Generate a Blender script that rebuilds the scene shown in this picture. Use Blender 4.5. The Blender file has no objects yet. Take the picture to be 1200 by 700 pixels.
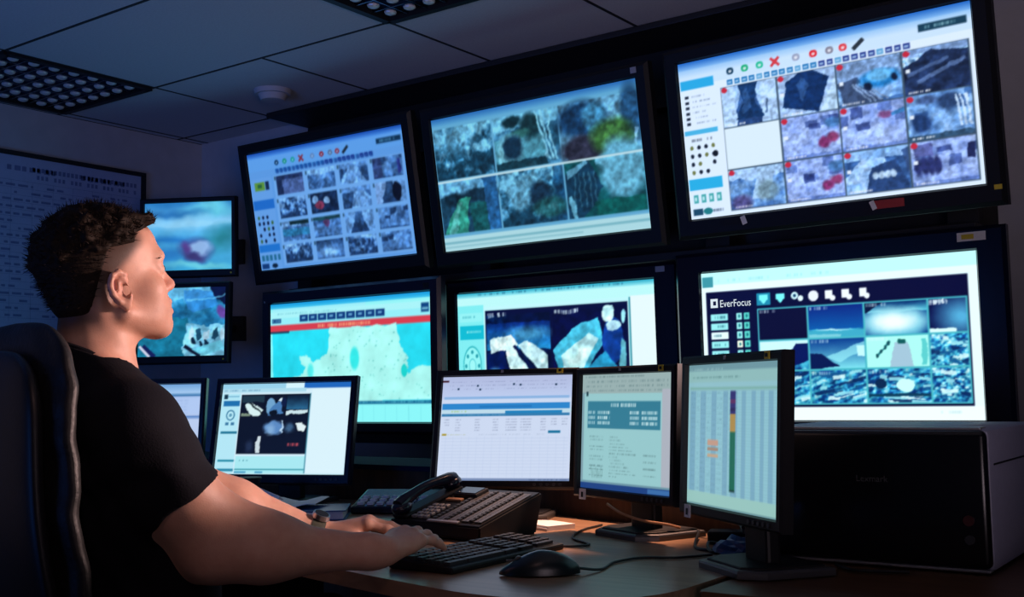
import bpy, bmesh, math, random
import numpy as np
from mathutils import Vector, Matrix

# ------------------------------------------------------------------ camera, world, lights, exposure
S = bpy.context.scene
COL = S.collection
R_ = math.radians
S.view_settings.view_transform = 'Standard'
S.view_settings.look = 'None'
S.view_settings.gamma = 1.0
S.view_settings.use_curve_mapping = False
S.view_settings.exposure = 0.0

cam = bpy.data.cameras.new('camera')
cam.lens = 38.94
cam.sensor_width = 36.0
cam.clip_start = 0.05
cam_o = bpy.data.objects.new('camera', cam)
COL.objects.link(cam_o)
_th, _p, _r = R_(35.7), R_(4.76), R_(-1.07)
_f = Vector((-math.sin(_th) * math.cos(_p), math.cos(_th) * math.cos(_p), math.sin(_p)))
_ri = Vector((math.cos(_th), math.sin(_th), 0))
_up = _ri.cross(_f)
_R = _ri * math.cos(_r) + _up * math.sin(_r)
_U = _up * math.cos(_r) - _ri * math.sin(_r)
_m = Matrix((_R, _U, -_f)).transposed().to_4x4()
_m.translation = (0, 0, 1.0)
cam_o.matrix_world = _m
S.camera = cam_o

world = bpy.data.worlds.new('world')
S.world = world
world.use_nodes = True
world.node_tree.nodes['Background'].inputs[0].default_value = (0.10, 0.22, 0.75, 1)
world.node_tree.nodes['Background'].inputs[1].default_value = 0.020


def lamp(name, kind, loc, aim, power, color, **kw):
    d = bpy.data.lights.new(name, kind)
    d.energy = power
    d.color = color
    for k, v in kw.items():
        setattr(d, k, v)
    o = bpy.data.objects.new(name, d)
    COL.objects.link(o)
    o.location = loc
    o.rotation_euler = (Vector(aim) - Vector(loc)).to_track_quat('-Z', 'Y').to_euler()
    return o


# warm lamp out of view, spot above for the desk patch, then added fills
lamp('warm_lamp', 'SPOT', (-0.25, 2.53, 1.30), (-1.66, 1.26, 1.17), 225, (1.0, 0.66, 0.60), spot_size=R_(42), spot_blend=0.5, shadow_soft_size=0.07)
lamp('desk_spot', 'SPOT', (-1.15, 2.75, 2.22), (-1.36, 2.17, 0.68), 330, (1.0, 0.52, 0.34), spot_size=R_(24), spot_blend=0.6, shadow_soft_size=0.05)
lamp('side_fill', 'SPOT', (-0.35, 0.15, 1.95), (-1.42, 1.22, 0.76), 7, (1.0, 0.58, 0.56), spot_size=R_(34), spot_blend=0.8, shadow_soft_size=0.10)  # unseen fill added to lift the near side of the arm
lamp('blue_fill', 'AREA', (-2.6, -0.9, 0.9), (-3.2, 2.0, 2.3), 9, (0.05, 0.24, 1.0), size=1.2, spread=R_(95))  # unseen fill added to bring blue onto the ceiling
lamp('right_fill', 'AREA', (0.9, -0.2, 1.0), (-1.1, 2.1, 2.3), 5.6, (0.86, 0.68, 0.78), size=1.0, spread=R_(64))  # unseen fill added for the right of the ceiling and wall


# ------------------------------------------------------------------ helpers
def tag(o, label=None, cat=None, group=None, kind=None):
    if label: o['label'] = label
    if cat: o['category'] = cat
    if group: o['group'] = group
    if kind: o['kind'] = kind
    return o


def empty(name, loc=(0, 0, 0), rz=0.0, label=None, cat=None, group=None, kind=None):
    o = bpy.data.objects.new(name, None)
    o.empty_display_size = 0.05
    COL.objects.link(o)
    o.location = loc
    o.rotation_euler = (0, 0, rz)
    return tag(o, label, cat, group, kind)


def link(name, me, mat=None, parent=None, loc=None, rot=None, kind=None, smooth=False):
    o = bpy.data.objects.new(name, me)
    COL.objects.link(o)
    if mat is not None and not me.materials:
        me.materials.append(mat)
    if parent is not None:
        o.parent = parent
    if loc is not None: o.location = loc
    if rot is not None: o.rotation_euler = rot
    if kind: o['kind'] = kind
    if smooth:
        me.polygons.foreach_set('use_smooth', [True] * len(me.polygons))
    return o


class MB:
    """collects shapes of one part into a bmesh"""
    def __init__(s):
        s.bm = bmesh.new()

    def _xf(s, vs, M):
        if M is not None:
            bmesh.ops.transform(s.bm, matrix=M, verts=vs)
        return s

    def box(s, x0, y0, z0, x1, y1, z1, bev=0.0, seg=2, M=None):
        r = bmesh.ops.create_cube(s.bm, size=1.0)
        vs = r['verts']
        for v in vs:
            v.co = Vector(((x0 + x1) / 2 + v.co.x * (x1 - x0), (y0 + y1) / 2 + v.co.y * (y1 - y0), (z0 + z1) / 2 + v.co.z * (z1 - z0)))
        if bev > 0:
            es = list({e for v in vs for e in v.link_edges})
            b = bmesh.ops.bevel(s.bm, geom=es, offset=bev, segments=seg, affect='EDGES', profile=0.5)
            vs = list({v for f in b['faces'] for v in f.verts} | {v for v in vs if v.is_valid})
        return s._xf(vs, M)

    def cyl(s, p0, p1, r0, r1=None, n=16, caps=True):
        p0, p1 = Vector(p0), Vector(p1)
        d = p1 - p0
        M = Matrix.Translation((p0 + p1) / 2) @ d.to_track_quat('Z', 'Y').to_matrix().to_4x4()
        bmesh.ops.create_cone(s.bm, cap_ends=caps, segments=n, radius1=r0, radius2=r0 if r1 is None else r1, depth=d.length, matrix=M)
        return s

    def ball(s, c, r, M=None, u=16, v=10):
        q = bmesh.ops.create_uvsphere(s.bm, u_segments=u, v_segments=v, radius=1.0)
        rr = r if hasattr(r, '__len__') else (r, r, r)
        for w in q['verts']:
            w.co = Vector((w.co.x * rr[0], w.co.y * rr[1], w.co.z * rr[2])) + Vector(c)
        return s._xf(q['verts'], M)

    def prism(s, pts, z0, z1, bev=0.0, M=None, seg=2):
        vb = [s.bm.verts.new((x, y, z0)) for x, y in pts]
        vt = [s.bm.verts.new((x, y, z1)) for x, y in pts]
        n = len(pts)
        fs = [s.bm.faces.new(vb[::-1]), s.bm.faces.new(vt)]
        for i in range(n):
            fs.append(s.bm.faces.new((vb[i], vb[(i + 1) % n], vt[(i + 1) % n], vt[i])))
        vs = vb + vt
        if bev > 0:
            es = [e for e in fs[1].edges]
            b = bmesh.ops.bevel(s.bm, geom=es, offset=bev, segments=seg, affect='EDGES', profile=0.5)
            vs = list({v for f in b['faces'] for v in f.verts} | {v for v in vs if v.is_valid})
        bmesh.ops.recalc_face_normals(s.bm, faces=[f for f in s.bm.faces if any(v in set(vs) for v in f.verts)])
        return s._xf(vs, M)

    def tube(s, pts, r, n=8):
        pts = [Vector(p) for p in pts]
        rings = []
        up = Vector((0, 0, 1))
        for i, p in enumerate(pts):
            t = (pts[min(i + 1, len(pts) - 1)] - pts[max(i - 1, 0)]).normalized()
            a = t.cross(up)
            if a.length < 1e-4: a = t.cross(Vector((1, 0, 0)))
            a.normalize()
            b = a.cross(t)
            rr = r[i] if hasattr(r, '__len__') else r
            rings.append([s.bm.verts.new(p + rr * (math.cos(2 * math.pi * k / n) * a + math.sin(2 * math.pi * k / n) * b)) for k in range(n)])
        for A, B in zip(rings, rings[1:]):
            for k in range(n):
                s.bm.faces.new((A[k], A[(k + 1) % n], B[(k + 1) % n], B[k]))
        s.bm.faces.new(rings[0][::-1])
        s.bm.faces.new(rings[-1])
        return s

    def frame(s, w, h, b, yf, yi, yb, M=None):
        """rectangular ring in the xz plane: opening w x h, border b (scalar or left,right,top,bottom)"""
        bl, br, bt, bb = b if hasattr(b, '__len__') else (b,) * 4
        I = [(-w / 2, h / 2), (w / 2, h / 2), (w / 2, -h / 2), (-w / 2, -h / 2)]
        O = [(-w / 2 - bl, h / 2 + bt), (w / 2 + br, h / 2 + bt), (w / 2 + br, -h / 2 - bb), (-w / 2 - bl, -h / 2 - bb)]
        c = min(bl, br, bt, bb) * 0.25
        lay = []
        lay.append([s.bm.verts.new((x, yi, z)) for x, z in I])
        lay.append([s.bm.verts.new((x * (1 + c / w), yf, z * (1 + c / h))) for x, z in I])
        sg = [(-1, 1), (1, 1), (1, -1), (-1, -1)]
        lay.append([s.bm.verts.new((x - q[0] * c, yf, z - q[1] * c)) for (x, z), q in zip(O, sg)])
        lay.append([s.bm.verts.new((x, yf + c, z)) for x, z in O])
        lay.append([s.bm.verts.new((x, yb, z)) for x, z in O])
        for A, B in zip(lay, lay[1:]):
            for k in range(4):
                s.bm.faces.new((A[k], B[k], B[(k + 1) % 4], A[(k + 1) % 4]))
        vs = [v for l in lay for v in l]
        bmesh.ops.recalc_face_normals(s.bm, faces=list({f for v in vs for f in v.link_faces}))
        return s._xf(vs, M)

    def mesh(s, name):
        me = bpy.data.meshes.new(name)
        s.bm.to_mesh(me)
        s.bm.free()
        return me

    def build(s, name, mat, parent=None, loc=None, rot=None, smooth=False, kind=None, M=None):
        if M is not None:
            bmesh.ops.transform(s.bm, matrix=M, verts=s.bm.verts[:])
        me = s.mesh(name)
        o = link(name, me, mat, parent, loc, rot, kind)
        if smooth:
            me.polygons.foreach_set('use_smooth', [True] * len(me.polygons))
            me.set_sharp_from_angle(angle=R_(35))
        return o


def nodes_of(name):
    m = bpy.data.materials.new(name)
    m.use_nodes = True
    return m, m.node_tree.nodes, m.node_tree.links, m.node_tree.nodes['Principled BSDF']


def mat(name, c, rough=0.5, metal=0.0, var=0.15, scale=40.0, bump=0.0, spec=0.5, stretch=None):
    """procedural material: noise-varied base colour, optional fine bump"""
    m, N, L, b = nodes_of(name)
    tc = N.new('ShaderNodeTexCoord')
    mp = N.new('ShaderNodeMapping')
    if stretch: mp.inputs['Scale'].default_value = stretch
    L.new(tc.outputs['Object'], mp.inputs[0])
    nz = N.new('ShaderNodeTexNoise')
    nz.inputs['Scale'].default_value = scale
    nz.inputs['Detail'].default_value = 4
    L.new(mp.outputs[0], nz.inputs[0])
    cr = N.new('ShaderNodeValToRGB')
    cr.color_ramp.elements[0].position = 0.3
    cr.color_ramp.elements[1].position = 0.7
    cr.color_ramp.elements[0].color = tuple(max(0, x * (1 - var)) for x in c) + (1,)
    cr.color_ramp.elements[1].color = tuple(min(1, x * (1 + var)) for x in c) + (1,)
    L.new(nz.outputs[0], cr.inputs[0])
    L.new(cr.outputs[0], b.inputs['Base Color'])
    b.inputs['Roughness'].default_value = rough
    b.inputs['Metallic'].default_value = metal
    b.inputs['Specular IOR Level'].default_value = spec
    if bump > 0:
        bp = N.new('ShaderNodeBump')
        bp.inputs['Strength'].default_value = bump
        bp.inputs['Distance'].default_value = 0.002
        L.new(nz.outputs[0], bp.inputs['Height'])
        L.new(bp.outputs[0], b.inputs['Normal'])
    return m


M_ = {
    'wall': mat('wall_paint', (0.42, 0.42, 0.46), 0.8, var=0.05, scale=12, bump=0.1),
    'tile': mat('ceiling_tile', (0.50, 0.50, 0.52), 0.9, var=0.06, scale=120, bump=0.3),
    'grid': mat('ceiling_grid', (0.015, 0.015, 0.018), 0.8),
    'floor': mat('carpet', (0.03, 0.035, 0.05), 0.95, var=0.3, scale=300, bump=0.5),
    'black': mat('black_plastic', (0.005, 0.0055, 0.008), 0.48, var=0.1, scale=400, bump=0.04, spec=0.3),
    'navy': mat('glossy_navy_plastic', (0.005, 0.006, 0.020), 0.22, var=0.1, scale=400),
    'dark': mat('dark_grey_plastic', (0.010, 0.010, 0.012), 0.5, var=0.1, scale=400, bump=0.05, spec=0.22),
    'key': mat('key_plastic', (0.022, 0.023, 0.028), 0.5, var=0.1, scale=200),
    'steel': mat('brushed_steel', (0.55, 0.55, 0.57), 0.32, metal=1.0, var=0.1, scale=60),
    'rack': mat('rack_black_paint', (0.008, 0.008, 0.010), 0.55, var=0.1, scale=200),
    'silver': mat('silver_plastic', (0.32, 0.32, 0.34), 0.4, metal=0.4, var=0.06, scale=100),
    'white': mat('white_label', (0.75, 0.76, 0.76), 0.6, var=0.05),
    'paper': mat('paper', (0.75, 0.75, 0.76), 0.8, var=0.04, scale=20),
    'yellow': mat('yellow_label', (0.62, 0.48, 0.03), 0.6, var=0.05),
    'red': mat('red_label', (0.35, 0.03, 0.03), 0.6, var=0.1),
    'blue': mat('blue_plastic', (0.015, 0.09, 0.28), 0.4, var=0.1, scale=80),
    'grey': mat('printer_grey', (0.34, 0.34, 0.46), 0.45, var=0.05, scale=100),
    'cable': mat('cable_rubber', (0.006, 0.006, 0.008), 0.5),
    'tan': mat('tan_cable', (0.35, 0.18, 0.09), 0.5),
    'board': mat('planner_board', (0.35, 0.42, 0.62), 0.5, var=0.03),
    'ink': mat('planner_ink', (0.13, 0.18, 0.36), 0.6),
    'leather': mat('black_leather', (0.012, 0.012, 0.013), 0.50, var=0.3, scale=120, bump=0.5, spec=0.4),
    'glassdark': mat('lcd_dark_blue', (0.012, 0.03, 0.06), 0.15, var=0.05),
}


def wood(name, c0, c1, rough=0.3, ax=(1, 14, 14), rot=0.0):
    m, N, L, b = nodes_of(name)
    tc = N.new('ShaderNodeTexCoord')
    mp = N.new('ShaderNodeMapping')
    mp.inputs['Scale'].default_value = ax
    mp.inputs['Rotation'].default_value = (0, 0, rot)
    L.new(tc.outputs['Object'], mp.inputs[0])
    nz = N.new('ShaderNodeTexNoise')
    nz.inputs['Scale'].default_value = 3.5
    nz.inputs['Detail'].default_value = 8
    nz.inputs['Distortion'].default_value = 0.6
    L.new(mp.outputs[0], nz.inputs[0])
    cr = N.new('ShaderNodeValToRGB')
    cr.color_ramp.elements[0].position = 0.35
    cr.color_ramp.elements[1].position = 0.68
    cr.color_ramp.elements[0].color = c0 + (1,)
    cr.color_ramp.elements[1].color = c1 + (1,)
    L.new(nz.outputs[0], cr.inputs[0])
    L.new(cr.outputs[0], b.inputs['Base Color'])
    b.inputs['Roughness'].default_value = rough
    b.inputs['Specular IOR Level'].default_value = .32
    return m


M_['panel2'] = wood('brown_wood', (0.11, 0.050, 0.022), (0.17, 0.082, 0.036), 0.4)
M_['ledge'] = mat('ledge_paint', (0.008, 0.014, 0.040), 0.9, var=0.1, spec=0.1)
M_['silver2'] = mat('stand_silver', (0.10, 0.10, 0.105), 0.35, metal=0.5, var=0.06)
M_['dimred'] = mat('dim_red_button', (0.05, 0.006, 0.008), 0.5)
M_['gloss'] = mat('gloss_black_cover', (0.004, 0.004, 0.006), 0.25, var=0.1)
M_['faint'] = mat('faint_lettering', (0.05, 0.05, 0.055), 0.5)
M_['strip'] = mat('key_label_strip', (0.06, 0.06, 0.065), 0.4, var=0.5, scale=250)
M_['numkey'] = mat('number_key', (0.20, 0.20, 0.21), 0.5)
M_['mouse'] = mat('mouse_shell', (0.006, 0.012, 0.014), 0.3)
M_['shirt'] = mat('black_cotton', (0.004, 0.004, 0.008), 0.9, var=0.2, scale=300, bump=0.3, spec=0.2)
M_['trousers'] = mat('dark_grey_cloth', (0.060, 0.055, 0.075), 0.9, var=0.2, scale=300, bump=0.3, spec=0.2)
M_['hair'] = mat('brown_hair', (0.014, 0.008, 0.005), 0.7, var=0.4, scale=200, bump=0.5, spec=0.15)
M_['eyewhite'] = mat('eye_white', (0.55, 0.50, 0.47), 0.2, var=0.03)
M_['iris'] = mat('iris', (0.03, 0.05, 0.07), 0.15)
M_['strap'] = mat('olive_strap', (0.05, 0.055, 0.035), 0.6, var=0.3, scale=200)
M_['shell'] = mat('chair_shell', (0.010, 0.010, 0.011), 0.42, var=0.15, scale=200, bump=0.1)
M_['desk'] = wood('beech_desk', (0.24, 0.14, 0.085), (0.34, 0.21, 0.13), 0.31)
M_['panel'] = wood('dark_wood', (0.060, 0.030, 0.016), (0.10, 0.052, 0.028), 0.45, ax=(14, 14, 1))


# ------------------------------------------------------------------ setting: floor, walls, ceiling
CZ = 2.30
def struct(name, mb, m, kind='structure'):
    return mb.build(name, m, kind=kind)

struct('floor', MB().box(-4.75, -1.2, -0.05, 1.6, 3.8, 0.0), M_['floor'])
struct('wall_left', MB().box(-4.75, -1.2, 0, -4.59, 3.8, CZ + 0.1), M_['wall'])
struct('wall_back', MB().box(-4.59, 3.66, 0, 1.6, 3.8, CZ + 0.1), M_['wall'])
ceil = struct('ceiling', MB().box(-4.75, -1.2, CZ + 0.03, 1.6, 3.8, CZ + 0.12), M_['grid'])

# ceiling tiles (each its own part) laid in a 0.66 m grid, edges of the T-bar at x = -2.555 + 0.66 i, y = 2.185 + 0.66 j
GX = [-2.555 + 0.66 * i for i in range(-4, 7)]
GY = [2.185 + 0.66 * j for j in range(-6, 4)]
tile_mesh = {}
NI, NJ = len(GX) - 1, len(GY) - 1
for j in range(NJ):
    if j == 6: spans = [(0, 1), (2, 4), (5, 7), (7, 9), (9, 10)]
    elif j > 6: spans = [(i, i + 1) for i in range(NI)]
    else: spans = [(i, i + 2) for i in range(0, NI, 2)]
    y0, y1 = max(GY[j], -1.2), min(GY[j + 1], 3.66)
    if y1 - y0 < 0.05: continue
    for i0, i1 in spans:
        x0, x1 = max(GX[i0], -4.59), min(GX[min(i1, NI)], 1.6)
        if x1 - x0 < 0.05: continue
        k = (round(x1 - x0, 3), round(y1 - y0, 3))
        if k not in tile_mesh:
            a, c = k[0] / 2 - 0.006, k[1] / 2 - 0.006
            tile_mesh[k] = (MB().box(-a, -c, 0, a, c, 0.02, bev=0.0015, seg=1).mesh('ceiling_tile'), MB().box(-a - .006, -.006, -.0012, a + .006, .006, .001).mesh('grid_bar'), MB().box(-.006, -c + .0, -.0010, .006, c, .001).mesh('grid_bar'))
        tm, bx_, by_ = tile_mesh[k]
        link('ceiling_tile', tm, M_['tile'], ceil, loc=((x0 + x1) / 2, (y0 + y1) / 2, CZ))
        link('grid_bar', bx_, M_['grid'], ceil, loc=((x0 + x1) / 2, y0, CZ))
        link('grid_bar', by_, M_['grid'], ceil, loc=(x0, (y0 + y1) / 2, CZ))

# louvred ceiling lights (switched off): frame, louver fins, tubes
def louver_light(cx, cy, label):
    t = empty('ceiling_light', (cx, cy, CZ), 0, label, 'ceiling light')
    mb = MB()
    a = 0.315
    for s in (-1, 1):
        mb.box(-a, s * a - 0.014, -0.012, a, s * a + 0.014, 0.028)
        mb.box(s * a - 0.014, -a, -0.012, s * a + 0.014, a, 0.028)
    mb.build('light_frame', M_['dark'], t)
    n = 7
    fin = MB().box(-0.002, -0.30, -0.004, 0.002, 0.30, 0.014).mesh('louver_fin')
    for k in range(1, n):
        q = -0.30 + 0.6 * k / n
        link('louver_fin', fin, LOUV, t, loc=(q, 0, 0))
        link('louver_fin', fin, LOUV, t, loc=(0, q, 0.0005), rot=(0, 0, math.pi / 2))
    refl = MB().box(-0.30, -0.30, 0.026, 0.30, 0.30, 0.029)
    refl.build('reflector', M_['blue'], t)
    # pale silver beads, one per cell, standing in for glints of light
    glint = MB()
    glint.ball((0, 0, 0), (0.022, 0.022, 0.010), u=10, v=6)
    glint = glint.mesh('louver_glint')
    for p in range(n):
        for q in range(n):
            link('louver_glint', glint, GLINT, t, loc=(-0.30 + 0.6 * (p + .5) / n, -0.30 + 0.6 * (q + .5) / n, 0.0))

GLINT = mat('glint_silver', (0.62, 0.60, 0.58), 0.35, metal=0.3, var=0.1)  # pale so that the beads show as bright glints
LOUV = mat('louver_aluminium', (0.30, 0.32, 0.38), 0.25, metal=1.0, var=0.1)
louver_light(-2.555 - 0.66 * 2.5 + 0.0, 2.515, 'unlit square louvred ceiling light above the wall planner')
louver_light(-2.555 + 0.33, 2.515, 'unlit square louvred ceiling light above the middle upper wall monitor')

# smoke detector
t = empty('smoke_detector', (-3.53, 3.187, CZ), 0, 'round white smoke detector on the ceiling tile near the corner', 'smoke detector')
MB().cyl((0, 0, -0.02), (0, 0, 0.0), 0.075, 0.080, n=32).build('base', M_['wall'], t, smooth=True)
MB().cyl((0, 0, -0.045), (0, 0, -0.02), 0.050, 0.062, n=32).build('cap', M_['wall'], t, smooth=True)

# ------------------------------------------------------------------ painting of screens (flat displayed pictures, kept as mesh colours)
def srgb(r, g, b):
    return np.array([r, g, b], float) / 255.0


def vnoise(h, w, gx, gy, rng):
    g = rng.random((gy + 2, gx + 2))
    ys = np.linspace(0, gy, h, endpoint=False)
    xs = np.linspace(0, gx, w, endpoint=False)
    yi, xi = ys.astype(int), xs.astype(int)
    fy, fx = (ys - yi)[:, None], (xs - xi)[None, :]
    fy, fx = fy * fy * (3 - 2 * fy), fx * fx * (3 - 2 * fx)
    a = g[yi][:, xi]; b = g[yi][:, xi + 1]; c = g[yi + 1][:, xi]; d = g[yi + 1][:, xi + 1]
    return (a * (1 - fx) + b * fx) * (1 - fy) + (c * (1 - fx) + d * fx) * fy


def fbm(h, w, f, rng, oct=4):
    o = np.zeros((h, w)); amp = 1; tot = 0
    for k in range(oct):
        o += amp * vnoise(h, w, f * 2 ** k, max(1, int(f * 2 ** k * h / max(w, 1)) + 1), rng)
        tot += amp; amp *= 0.55
    return o / tot


class Pic:
    SS = 2
    def __init__(s, w, h, c):
        s.w, s.h = w * s.SS, h * s.SS
        s.a = np.empty((s.h, s.w, 3)); s.a[:] = srgb(*c)
        s.rng = np.random.default_rng(w * 7 + h)

    clip = None
    def _box(s, x0, y0, x1, y1):
        if s.clip:
            x0, y0 = max(x0, s.clip[0]), max(y0, s.clip[1]); x1, y1 = max(x0, min(x1, s.clip[2])), max(y0, min(y1, s.clip[3]))
        return max(0, int(round(x0 * s.w))), max(0, int(round(y0 * s.h))), min(s.w, int(round(x1 * s.w))), min(s.h, int(round(y1 * s.h)))

    def rect(s, x0, y0, x1, y1, c, al=1.0):
        a, b, d, e = s._box(x0, y0, x1, y1)
        d, e = max(d, a + 1), max(e, b + 1)
        s.a[b:e, a:d] = s.a[b:e, a:d] * (1 - al) + srgb(*c) * al

    def grad(s, x0, y0, x1, y1, c0, c1, horiz=False):
        a, b, d, e = s._box(x0, y0, x1, y1)
        if d <= a or e <= b: return
        t = np.linspace(0, 1, d - a)[None, :, None] if horiz else np.linspace(0, 1, e - b)[:, None, None]
        s.a[b:e, a:d] = srgb(*c0) * (1 - t) + srgb(*c1) * t

    def poly(s, pts, c, al=1.0):
        xs = [p[0] for p in pts]; ys = [p[1] for p in pts]
        a, b, d, e = s._box(min(xs), min(ys), max(xs), max(ys))
        if d <= a or e <= b: return
        X, Y = np.meshgrid((np.arange(a, d) + .5) / s.w, (np.arange(b, e) + .5) / s.h)
        ins = np.zeros(X.shape, bool)
        n = len(pts)
        for i in range(n):
            (xa, ya), (xb, yb) = pts[i], pts[(i + 1) % n]
            if ya == yb: continue
            c_ = ((ya > Y) != (yb > Y)) & (X < (xb - xa) * (Y - ya) / (yb - ya) + xa)
            ins ^= c_
        w = (ins * al)[..., None]
        s.a[b:e, a:d] = s.a[b:e, a:d] * (1 - w) + srgb(*c) * w

    soft = 0.0
    def ell(s, cx, cy, rx, ry, c, al=1.0, soft=None):
        soft = s.soft if soft is None else soft
        a, b, d, e = s._box(cx - rx * (1 + soft), cy - ry * (1 + soft), cx + rx * (1 + soft), cy + ry * (1 + soft))
        if d <= a or e <= b: return
        X, Y = np.meshgrid((np.arange(a, d) + .5) / s.w, (np.arange(b, e) + .5) / s.h)
        q = np.sqrt(((X - cx) / rx) ** 2 + ((Y - cy) / ry) ** 2)
        w = (q < 1).astype(float) if soft == 0 else np.clip((1 + soft - q) / (2 * soft), 0, 1)
        w = (w * al)[..., None]
        s.a[b:e, a:d] = s.a[b:e, a:d] * (1 - w) + srgb(*c) * w

    def line(s, x0, y0, x1, y1, wd, c, al=1.0):
        asp = s.w / s.h
        dx, dy = x1 - x0, (y1 - y0) / asp
        l = math.hypot(dx, dy) or 1e-6
        nx, ny = -dy / l * wd / 2, dx / l * wd / 2 * asp
        s.poly([(x0 + nx, y0 + ny), (x1 + nx, y1 + ny), (x1 - nx, y1 - ny), (x0 - nx, y0 - ny)], c, al)

    def text(s, x0, y, x1, h, c, al=0.8, dens=0.7):
        """illegible small print: runs of short strokes"""
        x = x0
        while x < x1:
            w = h * s.h / s.w * s.rng.uniform(0.3, 0.8)
            if s.rng.random() < dens:
                s.rect(x, y, min(x + w, x1), y + h, c, al * s.rng.uniform(0.5, 1))
            x += w * 1.35

    def noise(s, x0, y0, x1, y1, f, amp, oct=4):
        a, b, d, e = s._box(x0, y0, x1, y1)
        if d <= a or e <= b: return
        n = fbm(e - b, d - a, f, s.rng, oct)
        s.a[b:e, a:d] = np.clip(s.a[b:e, a:d] * (1 + amp * (n - 0.5) * 2)[..., None], 0, 1)

    def scene(s, x0, y0, x1, y1, kind, pal, seed=0):
        """a camera picture: light map mapped on a dark-mid-light palette"""
        a, b, d, e = s._box(x0, y0, x1, y1)
        h, w = e - b, d - a
        if h < 2 or w < 2: return
        rng = np.random.default_rng(seed + 11)
        X, Y = np.meshgrid((np.arange(w) + .5) / w, (np.arange(h) + .5) / h)
        n = fbm(h, w, 5, rng, 4)
        n2 = fbm(h, w, 14, rng, 3)
        P = lambda v, lo, hi: np.clip((v - lo) / (hi - lo), 0, 1)
        if kind == 'trees':
            L = 0.15 + 1.3 * P(n * 0.6 + n2 * 0.4 + 0.28 * (0.5 - Y), 0.42, 0.75)
        elif kind == 'road':
            c = 0.5 + 0.25 * (rng.random() - .5) + (rng.random() - .5) * 0.7 * (Y - .3)
            L = 0.30 + 0.55 * (np.abs(X - c) < 0.10 + 0.38 * Y) * (Y > 0.22) + 0.5 * (n2 - .5)
            L = np.where(Y < 0.22, 0.75 + 0.3 * (n - .5), L)
        elif kind == 'lot':
            L = 0.66 + 0.5 * (n - .5) + 0.35 * (n2 - .5)
            for _ in range(rng.integers(3, 7)):
                cx, cy = rng.random(), rng.uniform(0.05, 0.5)
                L = np.where((np.abs(X - cx) < 0.10) & (np.abs(Y - cy) < 0.06 + 0.08 * rng.random()), L * rng.uniform(0.2, 0.7), L)
            L = np.where(Y > 0.86 + 0.1 * n, L * 0.55, L)
        elif kind == 'corr':
            L = np.where(np.abs(X - 0.48) < 0.12 + 0.20 * Y ** 1.5, 0.15 + 0.5 * n * (1 - Y), 0.95 - 0.3 * np.abs(X - .5)) + 0.15 * (n2 - .5)
        elif kind == 'yard':
            L = 0.55 + 0.9 * (n - .5) + 0.4 * (n2 - .5)
            L = np.where(Y < 0.25 + 0.2 * (n - .5), 0.95, L)
        elif kind == 'dark':
            L = 0.06 + 0.25 * P(n, 0.55, 0.9)
        elif kind == 'ships':
            sl_ = rng.uniform(.6, 1.6); st = np.abs(((X * sl_ + Y * 1.7 + 0.35 * n) * 3.0) % 1 - 0.5) * 2
            n3 = fbm(h, w, 24, rng, 2)
            L = 0.30 + 0.65 * P(.2 * st + .6 * n + .5 * n2 + .15 * n3, 0.55, 1.0)
        elif kind == 'glow':
            L = 1.1 - 1.2 * np.hypot((X - .45) * 0.9, (Y - .62) * 1.1) + 0.15 * (n - .5)
        else:
            L = 0.5 + 0.8 * (n - .5)
        L = np.clip(L, 0, 1)
        p = np.array(pal, float) / 255
        t = L * (len(p) - 1)
        i = np.minimum(t.astype(int), len(p) - 2)
        f = (t - i)[..., None]
        s.a[b:e, a:d] = p[i] * (1 - f) + p[i + 1] * f

    def warp(s, x0, y0, x1, y1, amp=.05, f=3):
        """push the painted shapes about so that they read as a blurred camera picture"""
        a, b, d, e = s._box(x0, y0, x1, y1)
        h, w = e - b, d - a
        if h < 4 or w < 4: return
        dx = (fbm(h, w, f, s.rng, 4) - .5) * 2 * amp * w * 2
        dy = (fbm(h, w, f, s.rng, 4) - .5) * 2 * amp * h * 2
        yy, xx = np.mgrid[0:h, 0:w]
        s.a[b:e, a:d] = s.a[b:e, a:d][np.clip(yy + dy, 0, h - 1).astype(int), np.clip(xx + dx, 0, w - 1).astype(int)]

    def tint(s, r, g, b, x0=0, y0=0, x1=1, y1=1):
        p, q, u, v = s._box(x0, y0, x1, y1)
        s.a[q:v, p:u] *= np.array([r, g, b])

    def blur(s, k=1):
        for _ in range(k):
            p = np.pad(s.a, ((1, 1), (1, 1), (0, 0)), 'edge')
            s.a = (p[:-2, 1:-1] + p[2:, 1:-1] + p[1:-1, :-2] + p[1:-1, 2:] + 2 * s.a) / 6

    def out(s):
        q = s.a.reshape(s.h // s.SS, s.SS, s.w // s.SS, s.SS, 3).mean((1, 3))
        return q


SCREEN_MAT = None
def screen_mat(gain, name):
    m = bpy.data.materials.new(name)
    m.use_nodes = True
    N, L = m.node_tree.nodes, m.node_tree.links
    b = N['Principled BSDF']
    b.inputs['Base Color'].default_value = (0.01, 0.01, 0.012, 1)
    b.inputs['Roughness'].default_value = 0.35
    at = N.new('ShaderNodeVertexColor')
    at.layer_name = 'picture'
    L.new(at.outputs[0], b.inputs['Emission Color'])
    b.inputs['Emission Strength'].default_value = gain
    return m

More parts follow.
